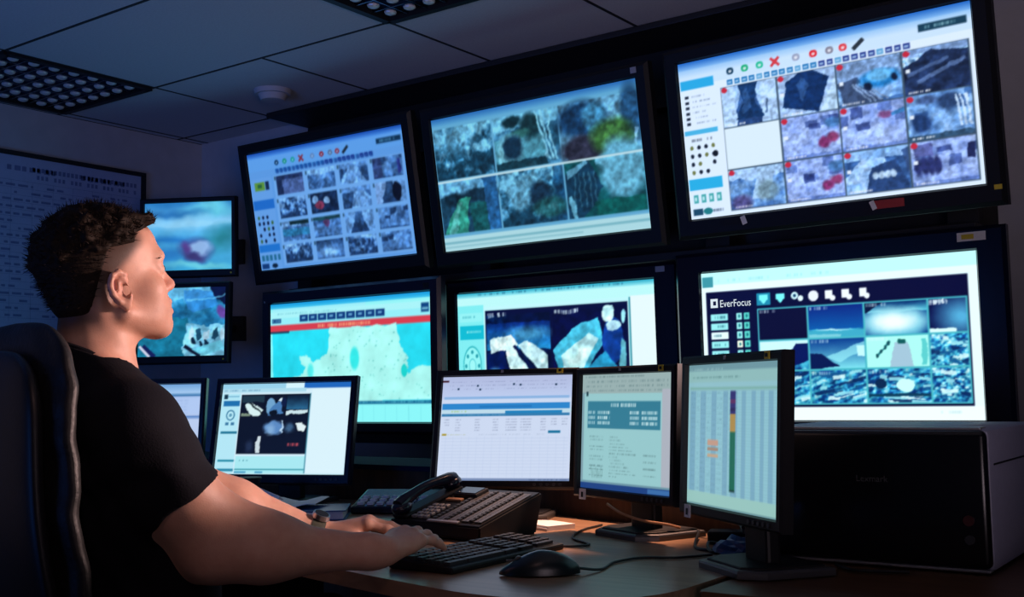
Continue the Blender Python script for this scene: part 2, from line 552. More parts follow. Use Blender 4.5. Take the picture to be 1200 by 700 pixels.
SM = {}
def screen(w, h, pic, parent, M, gain=1.0, name='screen'):
    q = pic.out()
    nv, nu = q.shape[:2]
    xs = np.linspace(-w / 2, w / 2, nu)
    zs = np.linspace(h / 2, -h / 2, nv)
    V = np.zeros((nv, nu, 3)); V[..., 0] = xs[None]; V[..., 2] = zs[:, None]
    V = V.reshape(-1, 3)
    idx = np.arange(nv * nu).reshape(nv, nu)
    F = np.stack([idx[1:, :-1], idx[1:, 1:], idx[:-1, 1:], idx[:-1, :-1]], -1).reshape(-1, 4)
    me = bpy.data.meshes.new(name)
    me.vertices.add(len(V)); me.loops.add(F.size); me.polygons.add(len(F))
    me.vertices.foreach_set('co', V.ravel().astype(np.float32))
    me.loops.foreach_set('vertex_index', F.ravel().astype(np.int32))
    me.polygons.foreach_set('loop_start', np.arange(0, F.size, 4, dtype=np.int32))
    me.update()
    at = me.attributes.new('picture', 'FLOAT_COLOR', 'POINT')
    c = q.reshape(-1, 3)
    lin = np.where(c <= 0.04045, c / 12.92, ((c + 0.055) / 1.055) ** 2.4)
    at.data.foreach_set('color', np.concatenate([lin, np.ones((len(lin), 1))], 1).ravel().astype(np.float32))
    if gain not in SM: SM[gain] = screen_mat(gain, 'screen_glow')
    o = link(name, me, SM[gain], parent)
    o.matrix_local = M
    return o


def text_mesh(s, size):
    c = bpy.data.curves.new('lettering', 'FONT')
    c.body = s
    c.size = size
    c.resolution_u = 3
    o = bpy.data.objects.new('lettering', c)
    COL.objects.link(o)
    dg = bpy.context.evaluated_depsgraph_get()
    me = bpy.data.meshes.new_from_object(o.evaluated_get(dg))
    bpy.data.objects.remove(o)
    me.materials.clear()
    return me


# ---- the pictures shown on the screens
ICY = [(20, 40, 80), (70, 110, 165), (140, 180, 225), (215, 232, 255)]
TEAL = [(14, 36, 48), (40, 88, 100), (120, 172, 190), (205, 232, 238)]
LILAC = [(40, 50, 105), (120, 140, 200), (185, 195, 240), (225, 230, 255)]
NIGHT = [(2, 6, 40), (8, 60, 130), (60, 180, 215), (225, 255, 255)]
MONO = [(6, 10, 26), (40, 66, 100), (110, 150, 190), (215, 235, 245)]


def vms_frame(p, g, title=(28, 96, 190), bg=(196, 222, 250)):
    p.grad(0, 0, 1, .05, title, (120, 175, 235))
    p.grad(0, .05, 1, .10, (150, 195, 240), bg)
    p.rect(0, .10, 1, .155, bg)
    p.rect(.84, .075, .985, .115, (22, 60, 84))
    p.text(.86, .085, .97, .02, (150, 200, 215), 0.7)
    for k, (x, c) in enumerate([(.20, (20, 60, 90)), (.255, (30, 170, 120)), (.31, (40, 185, 150)), (.365, (205, 60, 70)), (.44, (150, 160, 190)), (.50, (215, 35, 45)), (.555, (130, 130, 150)), (.60, (215, 60, 70)), (.65, (40, 50, 60))]):
        if k == 3:
            p.line(x - .015, .085, x + .015, .135, .010, c); p.line(x - .015, .135, x + .015, .085, .010, c)
        elif k == 8:
            p.line(x - .018, .135, x + .018, .085, .014, c)
        else:
            p.ell(x, .11, .014, .022, c); p.ell(x, .112, .006, .009, (235, 240, 250), .8)
    for k in range(23):
        x = .185 + k * .0275
        c = (40, 120, 185) if k < 12 else (40, 60, 140)
        if k % 5 == 4: c = (90, 160, 210)
        p.rect(x, .160, x + .021, .192, c)
        p.rect(x + .004, .174, x + .016, .186, (170, 205, 240), .8)


def upper_right_pic():
    p = Pic(300, 168, (214, 232, 252))
    vms_frame(p, 4)
    # side bar
    p.rect(.005, .115, .135, .175, (40, 165, 225))
    for k in range(6):
        y = .215 + k * .034
        p.rect(.018, y, .034, y + .018, (30, 40, 60)); p.text(.045, y + .002, .045 + .05 + .02 * (k % 3), .011, (90, 110, 150), .6)
    p.rect(.005, .435, .135, .465, (70, 175, 225))
    p.text(.03, .49, .07, .018, (60, 70, 90)); p.text(.09, .49, .12, .018, (60, 70, 90))
    for r in range(4):
        for c in range(4):
            if (r, c) in ((3, 3), (2, 2)): continue
            x, y = .022 + c * .028, .535 + r * .052
            p.ell(x + .006, y + .012, .007, .014, (24, 32, 48) if (r + c) % 3 else (110, 120, 70))
    p.ell(.118, .600, .011, .020, (15, 20, 30))
    p.rect(.005, .745, .135, .815, (40, 170, 225))
    for c in range(4):
        p.rect(.018 + c * .03, .845, .036 + c * .03, .90, (70, 165, 170)); p.rect(.022 + c * .03, .86, .03 + c * .03, .885, (180, 225, 235))
    p.rect(.012, .935, .05, .975, (25, 70, 100)); p.ell(.07, .955, .018, .022, (30, 120, 130)); p.text(.09, .945, .13, .018, (60, 80, 110))
    gx = [.160, .368, .572, .785, .988]
    gy = [.205, .462, .722, .975]
    kinds = [['corr', 'corr', 'lot', 'trees'], [None, 'lot', 'lot', 'lot'], ['yard', 'lot', 'road', 'lot']]
    pals = [[ICY, ICY, ICY, MONO], [None, LILAC, LILAC, ICY], [ICY, LILAC, ICY, LILAC]]
    for r in range(3):
        for c in range(4):
            x0, x1, y0, y1 = gx[c], gx[c + 1] - .006, gy[r], gy[r + 1] - .008
            p.rect(x0 - .002, y0 - .004, x1 + .004, y1 + .005, (60, 80, 100))
            p.clip = None
            if kinds[r][c] is None:
                p.rect(x0, y0, x1, y1, (212, 232, 246)); continue
            p.soft = .25; p.clip = (x0, y0, x1, y1)
            p.scene(x0, y0, x1, y1, kinds[r][c], pals[r][c], r * 4 + c)
            w, h = x1 - x0, y1 - y0
            X = lambda u: x0 + u * w
            Y = lambda v: y0 + v * h
            if (r, c) == (0, 0):
                p.rect(x0, y0, X(.25), y1, (214, 228, 246)); p.rect(X(.72), y0, x1, y1, (210, 225, 246))
                p.poly([(X(.32), y0), (X(.66), y0), (X(.60), Y(.45)), (X(.76), Y(.86)), (X(.22), Y(.86)), (X(.38), Y(.45))], (24, 58, 100))
                p.poly([(X(.40), Y(.2)), (X(.48), Y(.1)), (X(.54), Y(.6)), (X(.36), Y(.75))], (60, 100, 150), .7)
                p.line(X(.83), Y(.45), X(.80), Y(.8), .01, (110, 130, 160))
            if (r, c) == (0, 1):
                p.rect(x0, y0, x1, y1, (196, 212, 240))
                p.poly([(X(.15), Y(.18)), (X(.4), y0), (X(.62), y0), (X(.9), Y(.22)), (X(.68), y1), (X(.05), Y(.75))], (20, 52, 98))
                p.poly([(X(.32), Y(.25)), (X(.42), Y(.1)), (X(.55), Y(.3)), (X(.4), Y(.7))], (60, 98, 150), .8)
                p.poly([(x1, Y(.25)), (x1, y1), (X(.70), y1)], (222, 236, 246))
            if (r, c) == (0, 2):
                p.rect(x0, y0, x1, Y(.45), (150, 172, 205)); p.noise(x0, y0, x1, Y(.45), 12, .4)
                p.poly([(x0, Y(.45)), (X(.3), Y(.35)), (X(.7), y1), (X(.1), y1)], (70, 84, 112))
                for q in range(4): p.line(X(.22 + .05 * q), Y(.5), X(.50 + .09 * q), Y(.97), .006, (150, 165, 190))
                p.ell(X(.66), Y(.47), .065, .050, (36, 130, 190)); p.ell(X(.66), Y(.40), .042, .035, (120, 190, 225)); p.ell(X(.47), Y(.62), .012, .022, (16, 28, 50)); p.ell(X(.88), Y(.52), .012, .022, (16, 28, 50))
            if (r, c) == (0, 3):
                p.rect(x0, y0, x1, Y(.16), (150, 170, 205)); p.poly([(X(.1), Y(.3)), (X(.45), Y(.05)), (x1, Y(.2)), (x1, y1), (x0, y1), (x0, Y(.35))], (34, 48, 78))
                p.noise(x0, Y(.1), x1, y1, 6, .7); p.line(X(.2), Y(.75), X(.95), Y(.35), .012, (120, 140, 180), .7); p.line(X(.05), Y(.55), X(.7), Y(.30), .01, (110, 130, 170), .6)
            if (r, c) in ((1, 1), (2, 1)):
                p.ell(X(.88), Y(.58), .022, .030, (165, 50, 90), .9); p.ell(X(.72), Y(.68), .020, .030, (150, 50, 100)); p.ell(X(.90), Y(.25), .03, .03, (80, 130, 175), .8)
            if (r, c) == (1, 2):
                p.ell(X(.70), Y(.28), .022, .024, (145, 60, 105), .8); p.line(X(.78), Y(.3), x1, Y(.24), .014, (70, 130, 180)); p.line(X(.2), Y(.75), X(.6), Y(.5), .012, (230, 235, 255), .6)
            if (r, c) == (1, 3):
                p.ell(X(.2), Y(.62), .034, .055, (40, 66, 110)); p.ell(X(.62), Y(.22), .035, .05, (50, 72, 108)); p.ell(X(.3), Y(.13), .03, .025, (80, 100, 140)); p.rect(x0, Y(.88), x1, y1, (60, 88, 110))
                for q in range(3): p.line(X(.75 + .08 * q), Y(.1), X(.80 + .07 * q), Y(.8), .008, (236, 243, 255))
            if (r, c) == (2, 2):
                p.poly([(X(.42), Y(.4)), (X(.8), Y(.3)), (x1, y1), (X(.3), y1)], (48, 74, 118)); p.poly([(X(.9), Y(.1)), (x1, y0), (x1, Y(.9))], (70, 95, 140))
                for q in range(4): p.ell(X(.47 + .09 * q), Y(.62), .010, .022, (225, 235, 245))
            if (r, c) == (2, 3):
                p.rect(X(.05), Y(.05), X(.35), Y(.35), (110, 110, 165)); p.rect(X(.86), Y(.15), X(.98), Y(.5), (36, 40, 80))
                for q in range(4): p.ell(X(.1 + .1 * q), Y(.55), .012, .05, (48, 52, 100))
            if (r, c) == (2, 0):
                p.poly([(X(.55), y0), (X(.85), y0), (X(.7), Y(.8)), (X(.4), Y(.8))], (190, 210, 230)); p.ell(X(.68), Y(.6), .04, .06, (130, 150, 150), .8)
                p.ell(X(.2), Y(.85), .04, .05, (96, 70, 120), .8)
            p.warp(x0, y0, x1, y1, .02, 7); p.noise(x0, y0, x1, y1, 16, .4)
            p.tint(.80, .90, 1.0, x0, y0, x1, y1); p.soft = 0.0; p.clip = None; p.ell(x0 + .012, y0 + .018, .011, .017, (190, 40, 60)); p.text(X(.05), Y(.93), X(.4), .012, (235, 240, 250), .9, .9)
            if c: p.rect(x0 + .006, Y(.42), x0 + .02, Y(.5), (220, 232, 245))
    p.blur(2)
    return p


def upper_left_pic():
    p = Pic(200, 112, (150, 190, 232))
    vms_frame(p, 4, (30, 84, 170), (150, 195, 238))
    for k in range(23):
        p.rect(.19 + k * .0275, .165, .21 + k * .0275, .20, (20, 60, 130), .6)
    p.rect(0, .22, .15, 1, (160, 195, 235))
    p.rect(.03, .25, .10, .32, (150, 180, 60)); p.rect(.105, .25, .13, .32, (30, 50, 80)); p.rect(.05, .27, .08, .30, (60, 120, 60))
    p.rect(.005, .40, .15, .48, (50, 130, 205))
    for r in range(5):
        for c in range(4):
            if (r * 4 + c) % 5 == 3: continue
            p.ell(.03 + c * .03, .55 + r * .05, .008, .016, (18, 30, 60) if (r + c) % 4 else (90, 120, 60))
    p.rect(.005, .78, .15, .845, (50, 140, 210))
    for c in range(5): p.rect(.015 + c * .028, .87, .034 + c * .028, .92, (60, 130, 150))
    p.rect(.01, .94, .06, .985, (30, 70, 120)); p.ell(.10, .965, .02, .02, (20, 40, 60))
    gx = [.165, .375, .580, .785, .990]
    gy = [.215, .405, .600, .795, .975]
    ks = ['lot', 'yard', 'road', 'lot', 'trees', 'dark', 'road', 'corr', 'yard', 'lot', 'corr', 'lot', 'trees', 'glow', 'trees', 'lot']
    U = [(20, 34, 60), (66, 96, 134), (118, 152, 196), (190, 214, 245)]
    for r in range(4):
        for c in range(4):
            k = r * 4 + c
            x0, x1, y0, y1 = gx[c] + .018, gx[c + 1] - .012, gy[r] + .01, gy[r + 1] - .02
            p.rect(gx[c], gy[r], gx[c + 1], gy[r + 1], (176, 206, 240))
            p.scene(x0, y0, x1, y1, ks[k], U, k + 40)
            p.noise(x0, y0, x1, y1, 5, .35)
            w, h = x1 - x0, y1 - y0
            if k == 0: p.rect(x0, y0, x1, y1, (110, 115, 155)); p.rect(x0, y0, x0 + .2 * w, y1, (40, 50, 80)); p.rect(x0, y0, x1, y0 + .2 * h, (50, 60, 95))
            if k == 5:
                p.ell(x0 + .3 * w, y0 + .6 * h, .03, .035, (190, 60, 80)); p.ell(x0 + .6 * w, y0 + .4 * h, .02, .03, (200, 205, 220)); p.ell(x0 + .15 * w, y0 + .3 * h, .02, .03, (200, 215, 240))
            if k == 7:
                p.poly([(x0, y0), (x0 + .4 * w, y0), (x0 + .15 * w, y1), (x0, y1)], (190, 200, 230)); p.ell(x0 + .7 * w, y0 + .5 * h, .025, .07, (14, 18, 34))
            if k == 9: p.ell(x0 + .5 * w, y0 + .3 * h, .02, .04, (150, 60, 100), .8); p.rect(x0, y0, x1, y0 + .18 * h, (40, 80, 80))
            if k == 8: p.rect(x0, y0 + .4 * h, x1, y0 + .75 * h, (70, 150, 180)); p.rect(x0 + .3 * w, y0, x1, y0 + .2 * h, (24, 50, 50))
            if k == 3: p.ell(x0 + .85 * w, y0 + .5 * h, .012, .06, (60, 60, 130)); p.rect(x0, y0, x0 + .3 * w, y1, (60, 60, 100), .7)
            p.warp(x0, y0, x1, y1, .03, 5); p.noise(x0, y0, x1, y1, 12, .5)
            p.rect(gx[c] + .004, y0, gx[c] + .014, y0 + .03, (40, 60, 60), .7)
    p.tint(.60, .80, .97); p.blur(3)
    return p


def upper_middle_pic():
    p = Pic(250, 140, (160, 200, 225))
    p.grad(0, 0, 1, .06, (60, 120, 190), (150, 195, 225))
    gx, gy = [0, .315, .640, 1], [.075, .475, .885]
    p.soft = .22
    def cell(c, r): return gx[c] + .004, gy[r] + .008, gx[c + 1] - .004, gy[r + 1] - .012
    T2 = [(16, 44, 60), (44, 90, 112), (96, 142, 172), (170, 208, 228)]
    # 0,0 trees
    x0, y0, x1, y1 = cell(0, 0); p.scene(x0, y0, x1, y1, 'trees', T2, 3)
    p.ell(x0 + .10, y0 + .10, .10, .09, (150, 190, 215), .6, .6)
    p.noise(x0, y0, x1, y1, 12, .5)
    # 1,0 parked car, fish-eye yard
    x0, y0, x1, y1 = cell(1, 0); w, h = x1 - x0, y1 - y0
    p.scene(x0, y0, x1, y1, 'yard', T2, 9); p.rect(x0, y0 + .42 * h, x0 + .80 * w, y0 + .85 * h, (112, 160, 170)); p.noise(x0, y0, x1, y1, 6, .35)
    p.ell(x0 + .3 * w, y0 + .12 * h, .05, .04, (20, 50, 56)); p.ell(x0 + .6 * w, y0 + .25 * h, .05, .09, (28, 58, 62)); p.ell(x0 + .4 * w, y0 + .35 * h, .06, .03, (70, 120, 110))
    p.ell(x0 + .24 * w, y0 + .62 * h, .062, .11, (176, 212, 220)); p.ell(x0 + .28 * w, y0 + .60 * h, .050, .095, (26, 54, 74)); p.ell(x0 + .10 * w, y0 + .7 * h, .014, .07, (190, 225, 230))
    p.rect(x0, y0 + .86 * h, x0 + .78 * w, y1, (28, 62, 72))
    for q in range(3): p.line(x0 + (.68 + .08 * q) * w, y0, x0 + (.82 + .05 * q) * w, y0 + .95 * h, .010, (190, 218, 230))
    # 2,0 hedge and tree
    x0, y0, x1, y1 = cell(2, 0); w, h = x1 - x0, y1 - y0
    p.rect(x0, y0, x1, y1, (150, 180, 205)); p.noise(x0, y0, x1, y1, 8, .25)
    p.ell(x0 + .28 * w, y0 + .32 * h, .11, .13, (32, 66, 100)); p.ell(x0 + .45 * w, y0 + .30 * h, .05, .10, (90, 140, 170)); p.ell(x0 + .92 * w, y0 + .35 * h, .05, .20, (50, 86, 120))
    p.ell(x0 + .28 * w, y0 + .86 * h, .11, .10, (62, 48, 62)); p.ell(x0 + .66 * w, y0 + .70 * h, .10, .12, (74, 104, 44)); p.ell(x0 + .62 * w, y0 + .60 * h, .06, .05, (96, 130, 60), .8)
    p.line(x0 + .97 * w, y0 + .6 * h, x0 + .92 * w, y1, .012, (190, 205, 235)); p.noise(x0, y0, x1, y1, 16, .55)
    # 0,1 garden path
    x0, y0, x1, y1 = cell(0, 1); w, h = x1 - x0, y1 - y0
    p.rect(x0, y0, x1, y1, (40, 78, 100)); p.rect(x0, y0, x1, y0 + .28 * h, (150, 190, 222)); p.ell(x0 + .70 * w, y0 + .3 * h, .10, .05, (26, 50, 66)); p.ell(x0 + .25 * w, y0 + .35 * h, .07, .05, (22, 46, 60))
    p.poly([(x0 + .32 * w, y0 + .32 * h), (x0 + .52 * w, y0 + .32 * h), (x0 + .42 * w, y1), (x0 + .02 * w, y1)], (70, 160, 130)); p.poly([(x0 + .30 * w, y0 + .4 * h), (x0 + .36 * w, y0 + .4 * h), (x0 + .22 * w, y1), (x0 + .10 * w, y1)], (150, 210, 190), .7)
    p.rect(x0 + .52 * w, y0 + .45 * h, x0 + .78 * w, y1, (30, 92, 90)); p.poly([(x0 + .76 * w, y0), (x1, y0), (x1, y1), (x0 + .80 * w, y1)], (56, 110, 160)); p.noise(x0, y0, x1, y1, 10, .35)
    # 1,1 stones
    x0, y0, x1, y1 = cell(1, 1); w, h = x1 - x0, y1 - y0
    p.scene(x0, y0, x1, y1, 'trees', T2, 21); p.ell(x0 + .30 * w, y0 + .45 * h, .055, .10, (150, 185, 205), .9); p.ell(x0 + .55 * w, y0 + .30 * h, .04, .12, (190, 220, 235), .6, .5); p.ell(x0 + .62 * w, y0 + .48 * h, .05, .10, (30, 54, 74)); p.rect(x0 + .86 * w, y0, x1, y1, (30, 74, 106), .8)
    p.ell(x0 + .75 * w, y0 + .72 * h, .08, .07, (50, 110, 100), .7); p.noise(x0, y0, x1, y1, 14, .5)
    # 2,1 fence, court, pale sky
    x0, y0, x1, y1 = cell(2, 1); w, h = x1 - x0, y1 - y0
    p.rect(x0, y0, x1, y1, (20, 92, 92)); p.ell(x0 + .74 * w, y0 + .28 * h, .105, .19, (60, 110, 120)); p.ell(x0 + .74 * w, y0 + .20 * h, .10, .20, (158, 200, 216)); p.rect(x0 + .4 * w, y0, x1, y0 + .1 * h, (158, 200, 216))
    p.poly([(x0, y0 + .2 * h), (x0 + .3 * w, y0), (x0 + .48 * w, y0 + .5 * h), (x0 + .2 * w, y1), (x0, y1)], (26, 62, 84)); p.poly([(x0 + .02 * w, y0 + .15 * h), (x0 + .28 * w, y0), (x0 + .3 * w, y0 + .06 * h), (x0 + .02 * w, y0 + .3 * h)], (150, 190, 210))
    for q in range(5): p.line(x0 + (.12 + .06 * q) * w, y0 + .2 * h, x0 + (.10 + .07 * q) * w, y0 + .8 * h, .006, (70, 110, 130))
    p.line(x0 + .05 * w, y0 + .6 * h, x0 + .10 * w, y1, .02, (150, 190, 205)); p.rect(x0 + .35 * w, y0 + .72 * h, x1, y1, (16, 100, 88)); p.noise(x0, y0, x1, y1, 7, .18)
    for c in range(3):
        for r in range(2):
            x0, y0, x1, y1 = cell(c, r); p.warp(x0, y0, x1, y1, .022, 8); p.noise(x0, y0, x1, y1, 20, .42, 3)
    p.tint(.60, .84, .93)
    p.rect(0, .895, 1, 1, (170, 216, 226)); p.rect(0, .93, 1, .945, (120, 180, 195)); p.rect(0, .965, .7, .975, (110, 170, 185), .6); p.rect(0, .47, 1, .485, (190, 222, 232))
    p.blur(3)
    return p


def lower_left_pic():
    p = Pic(200, 112, (150, 246, 248))
    p.grad(0, 0, 1, .045, (20, 150, 220), (60, 195, 240))
    p.rect(.02, .045, .62, .07, (160, 240, 250)); p.rect(0, .07, 1, .125, (170, 245, 250)); p.text(.05, .085, .45, .01, (50, 140, 170), .6)
    p.rect(0, .125, 1, .185, (150, 240, 250))
    for k in range(9):
        p.rect(.20 + k * .060, .105, .255 + k * .060, .165, (16, 60, 125)); p.rect(.215 + k * .06, .125, .238 + k * .06, .145, (120, 190, 230), .8)
    p.rect(.012, .130, .075, .165, (20, 70, 130)); p.text(.016, .14, .07, .015, (140, 220, 240)); p.rect(.945, .085, .99, .155, (16, 70, 130)); p.rect(.95, .12, .985, .14, (150, 220, 240), .7)
    p.rect(0, .185, 1, .235, (214, 62, 78)); p.text(.32, .195, .65, .028, (250, 180, 130), .9, .85)
    # map
    sea, land = (40, 222, 244), (172, 250, 244)
    p.rect(0, .235, 1, .83, sea)
    rng = np.random.default_rng(5)
    def blob(pts, c):
        q = []
        for (xa, ya), (xb, yb) in zip(pts, pts[1:] + pts[:1]):
            for t in np.linspace(0, 1, 7, endpoint=False):
                q.append((xa + (xb - xa) * t + rng.normal(0, .006), ya + (yb - ya) * t + rng.normal(0, .007)))
        p.poly(q, c)
    blob([(.40, .235), (.80, .235), (.83, .40), (.87, .52), (.86, .62), (.92, .57), (1.02, .58), (1.02, .83), (-.02, .83), (-.02, .66), (.06, .66), (.20, .62), (.24, .56), (.19, .46), (.24, .44), (.28, .50), (.34, .48), (.38, .44)], land)
    p.ell(.55, .49, .028, .09, (40, 226, 226), .9, .2); p.ell(.845, .60, .018, .05, (30, 220, 215)); p.ell(.27, .58, .02, .06, (60, 230, 230), .8, .3)
    p.poly([(-.01, .235), (.015, .24), (.02, .7), (-.01, .7)], (150, 245, 245), .8)
    p.rect(0, .235, .13, .255, (20, 60, 90))
    for _ in range(130):
        x, y = rng.uniform(.36, .98), rng.uniform(.26, .82)
        q = p.a[min(p.h - 1, int(y * p.h)), min(p.w - 1, int(x * p.w))]
        if q[0] > .5: p.ell(x, y, .005, .006, (100, 195, 190), rng.uniform(.3, .9))
    p.noise(0, .235, 1, .83, 14, .10)
    p.rect(0, .83, 1, .855, (28, 110, 150)); p.text(.02, .835, .98, .014, (120, 230, 240), .6)
    p.rect(0, .855, 1, 1, (140, 248, 250))
    for k in range(14): p.rect(.05 + k * .068, .87, .053 + k * .068, .99, (110, 215, 225), .6)
    p.blur(2)
    return p


def lower_middle_pic():
    p = Pic(240, 135, (195, 250, 255))
    p.grad(0, 0, 1, .04, (40, 170, 200), (150, 235, 245)); p.rect(0, .04, 1, .12, (190, 252, 252)); p.text(.10, .01, .9, .015, (20, 80, 120), .7, .4)
    p.rect(0, .10, .145, 1, (130, 240, 245)); p.rect(.012, .16, .14, .23, (150, 245, 248)); p.text(.03, .18, .12, .02, (40, 150, 170), .6)
    p.rect(.012, .26, .145, .37, (20, 190, 215)); p.text(.05, .30, .13, .02, (190, 250, 250), .8)
    p.ell(.078, .58, .052, .16, (60, 190, 200)); p.ell(.078, .58, .046, .145, (150, 248, 248)); p.ell(.078, .58, .02, .06, (90, 205, 215)); p.ell(.078, .58, .016, .05, (160, 250, 250))
    for k in range(8):
        a = k * math.pi / 4; p.ell(.078 + .036 * math.cos(a), .58 + .11 * math.sin(a), .007, .016, (40, 160, 175))
    for k in range(3): p.rect(.038 + k * .03, .80, .058 + k * .03, .86, (90, 200, 210))
    p.rect(.155, .15, .875, .93, (6, 14, 60))
    x0, y0, x1, y1 = .160, .19, .495, .80
    p.scene(x0, y0, x1, y1, 'dark', NIGHT, 4); X = lambda u: x0 + u * (x1 - x0); Y = lambda v: y0 + v * (y1 - y0)
    p.grad(x0, Y(.1), x1, Y(.45), (6, 40, 120), (30, 130, 190)); p.ell(X(.65), Y(.25), .10, .05, (90, 180, 215), .6, .5)
    p.poly([(X(.05), Y(.30)), (X(.4), Y(.26)), (X(.5), Y(.38)), (X(.3), Y(.46)), (X(.05), Y(.5))], (215, 250, 255)); p.poly([(X(.28), Y(.42)), (X(.42), Y(.38)), (X(.88), y1), (X(.46), y1)], (205, 248, 255)); p.poly([(X(.48), Y(.38)), (X(.62), Y(.33)), (X(.95), Y(.52)), (X(.95), Y(.72)), (X(.80), Y(.70))], (195, 240, 250))
    p.poly([(x0, Y(.5)), (X(.26), Y(.46)), (X(.44), y1), (x0, y1)], (6, 24, 84)); p.ell(X(.12), Y(.75), .03, .05, (90, 170, 220), .7, .4); p.poly([(X(.42), Y(.40)), (X(.46), Y(.38)), (X(.98), y1), (X(.88), y1)], (4, 20, 70)); p.ell(X(.9), Y(.85), .03, .06, (20, 150, 200), .8, .4)
    p.noise(x0, y0, x1, y1, 9, .25); p.text(X(.02), Y(-.03), X(.32), .03, (215, 240, 255), .9, .9)
    x0, x1 = .508, .865
    p.rect(x0, .17, x1, .80, (5, 12, 62))
    p.poly([(X(.0), Y(.48)), (X(.25), Y(.22)), (X(.62), Y(.10)), (X(.70), Y(.40)), (X(.45), Y(.75)), (X(.28), y1), (X(.15), y1)], (70, 190, 225)); p.poly([(X(.10), Y(.55)), (X(.5), Y(.28)), (X(.62), Y(.35)), (X(.42), Y(.70)), (X(.25), Y(.95)), (X(.18), Y(.8))], (200, 248, 255), .9)
    p.ell(X(.82), Y(.38), .05, .17, (14, 60, 150)); p.poly([(X(.48), Y(.7)), (X(.72), Y(.5)), (X(.86), Y(.7)), (X(.8), y1), (X(.44), y1)], (40, 160, 205), .9); p.ell(X(.36), Y(.85), .024, .07, (4, 14, 60)); p.ell(X(.76), Y(.06), .03, .06, (190, 245, 255)); p.ell(X(.83), Y(.2), .035, .035, (190, 240, 255), .9); p.ell(X(.96), Y(.1), .01, .05, (150, 225, 245))
    p.poly([(X(.93), Y(.35)), (X(.99), Y(.4)), (X(.97), y1), (X(.86), y1)], (120, 225, 235), .8); p.text(X(.03), Y(-.02), X(.36), .03, (215, 240, 255), .9, .9); p.noise(x0, y0, x1, y1, 8, .25)
    p.warp(.16, .19, .495, .80, .012, 5); p.warp(.508, .17, .865, .80, .014, 5); p.noise(.16, .19, .495, .80, 14, .35); p.noise(.508, .17, .865, .80, 14, .35)
    p.rect(.155, .83, .50, .93, (16, 90, 160)); p.text(.17, .86, .30, .025, (190, 235, 250), .8); p.rect(.51, .81, .87, .93, (4, 10, 52))
    p.rect(.885, .11, 1, 1, (232, 252, 255)); p.rect(.882, .12, .888, .95, (20, 130, 150)); p.rect(.02, .94, .88, 1, (205, 250, 255))
    p.blur(2)
    return p


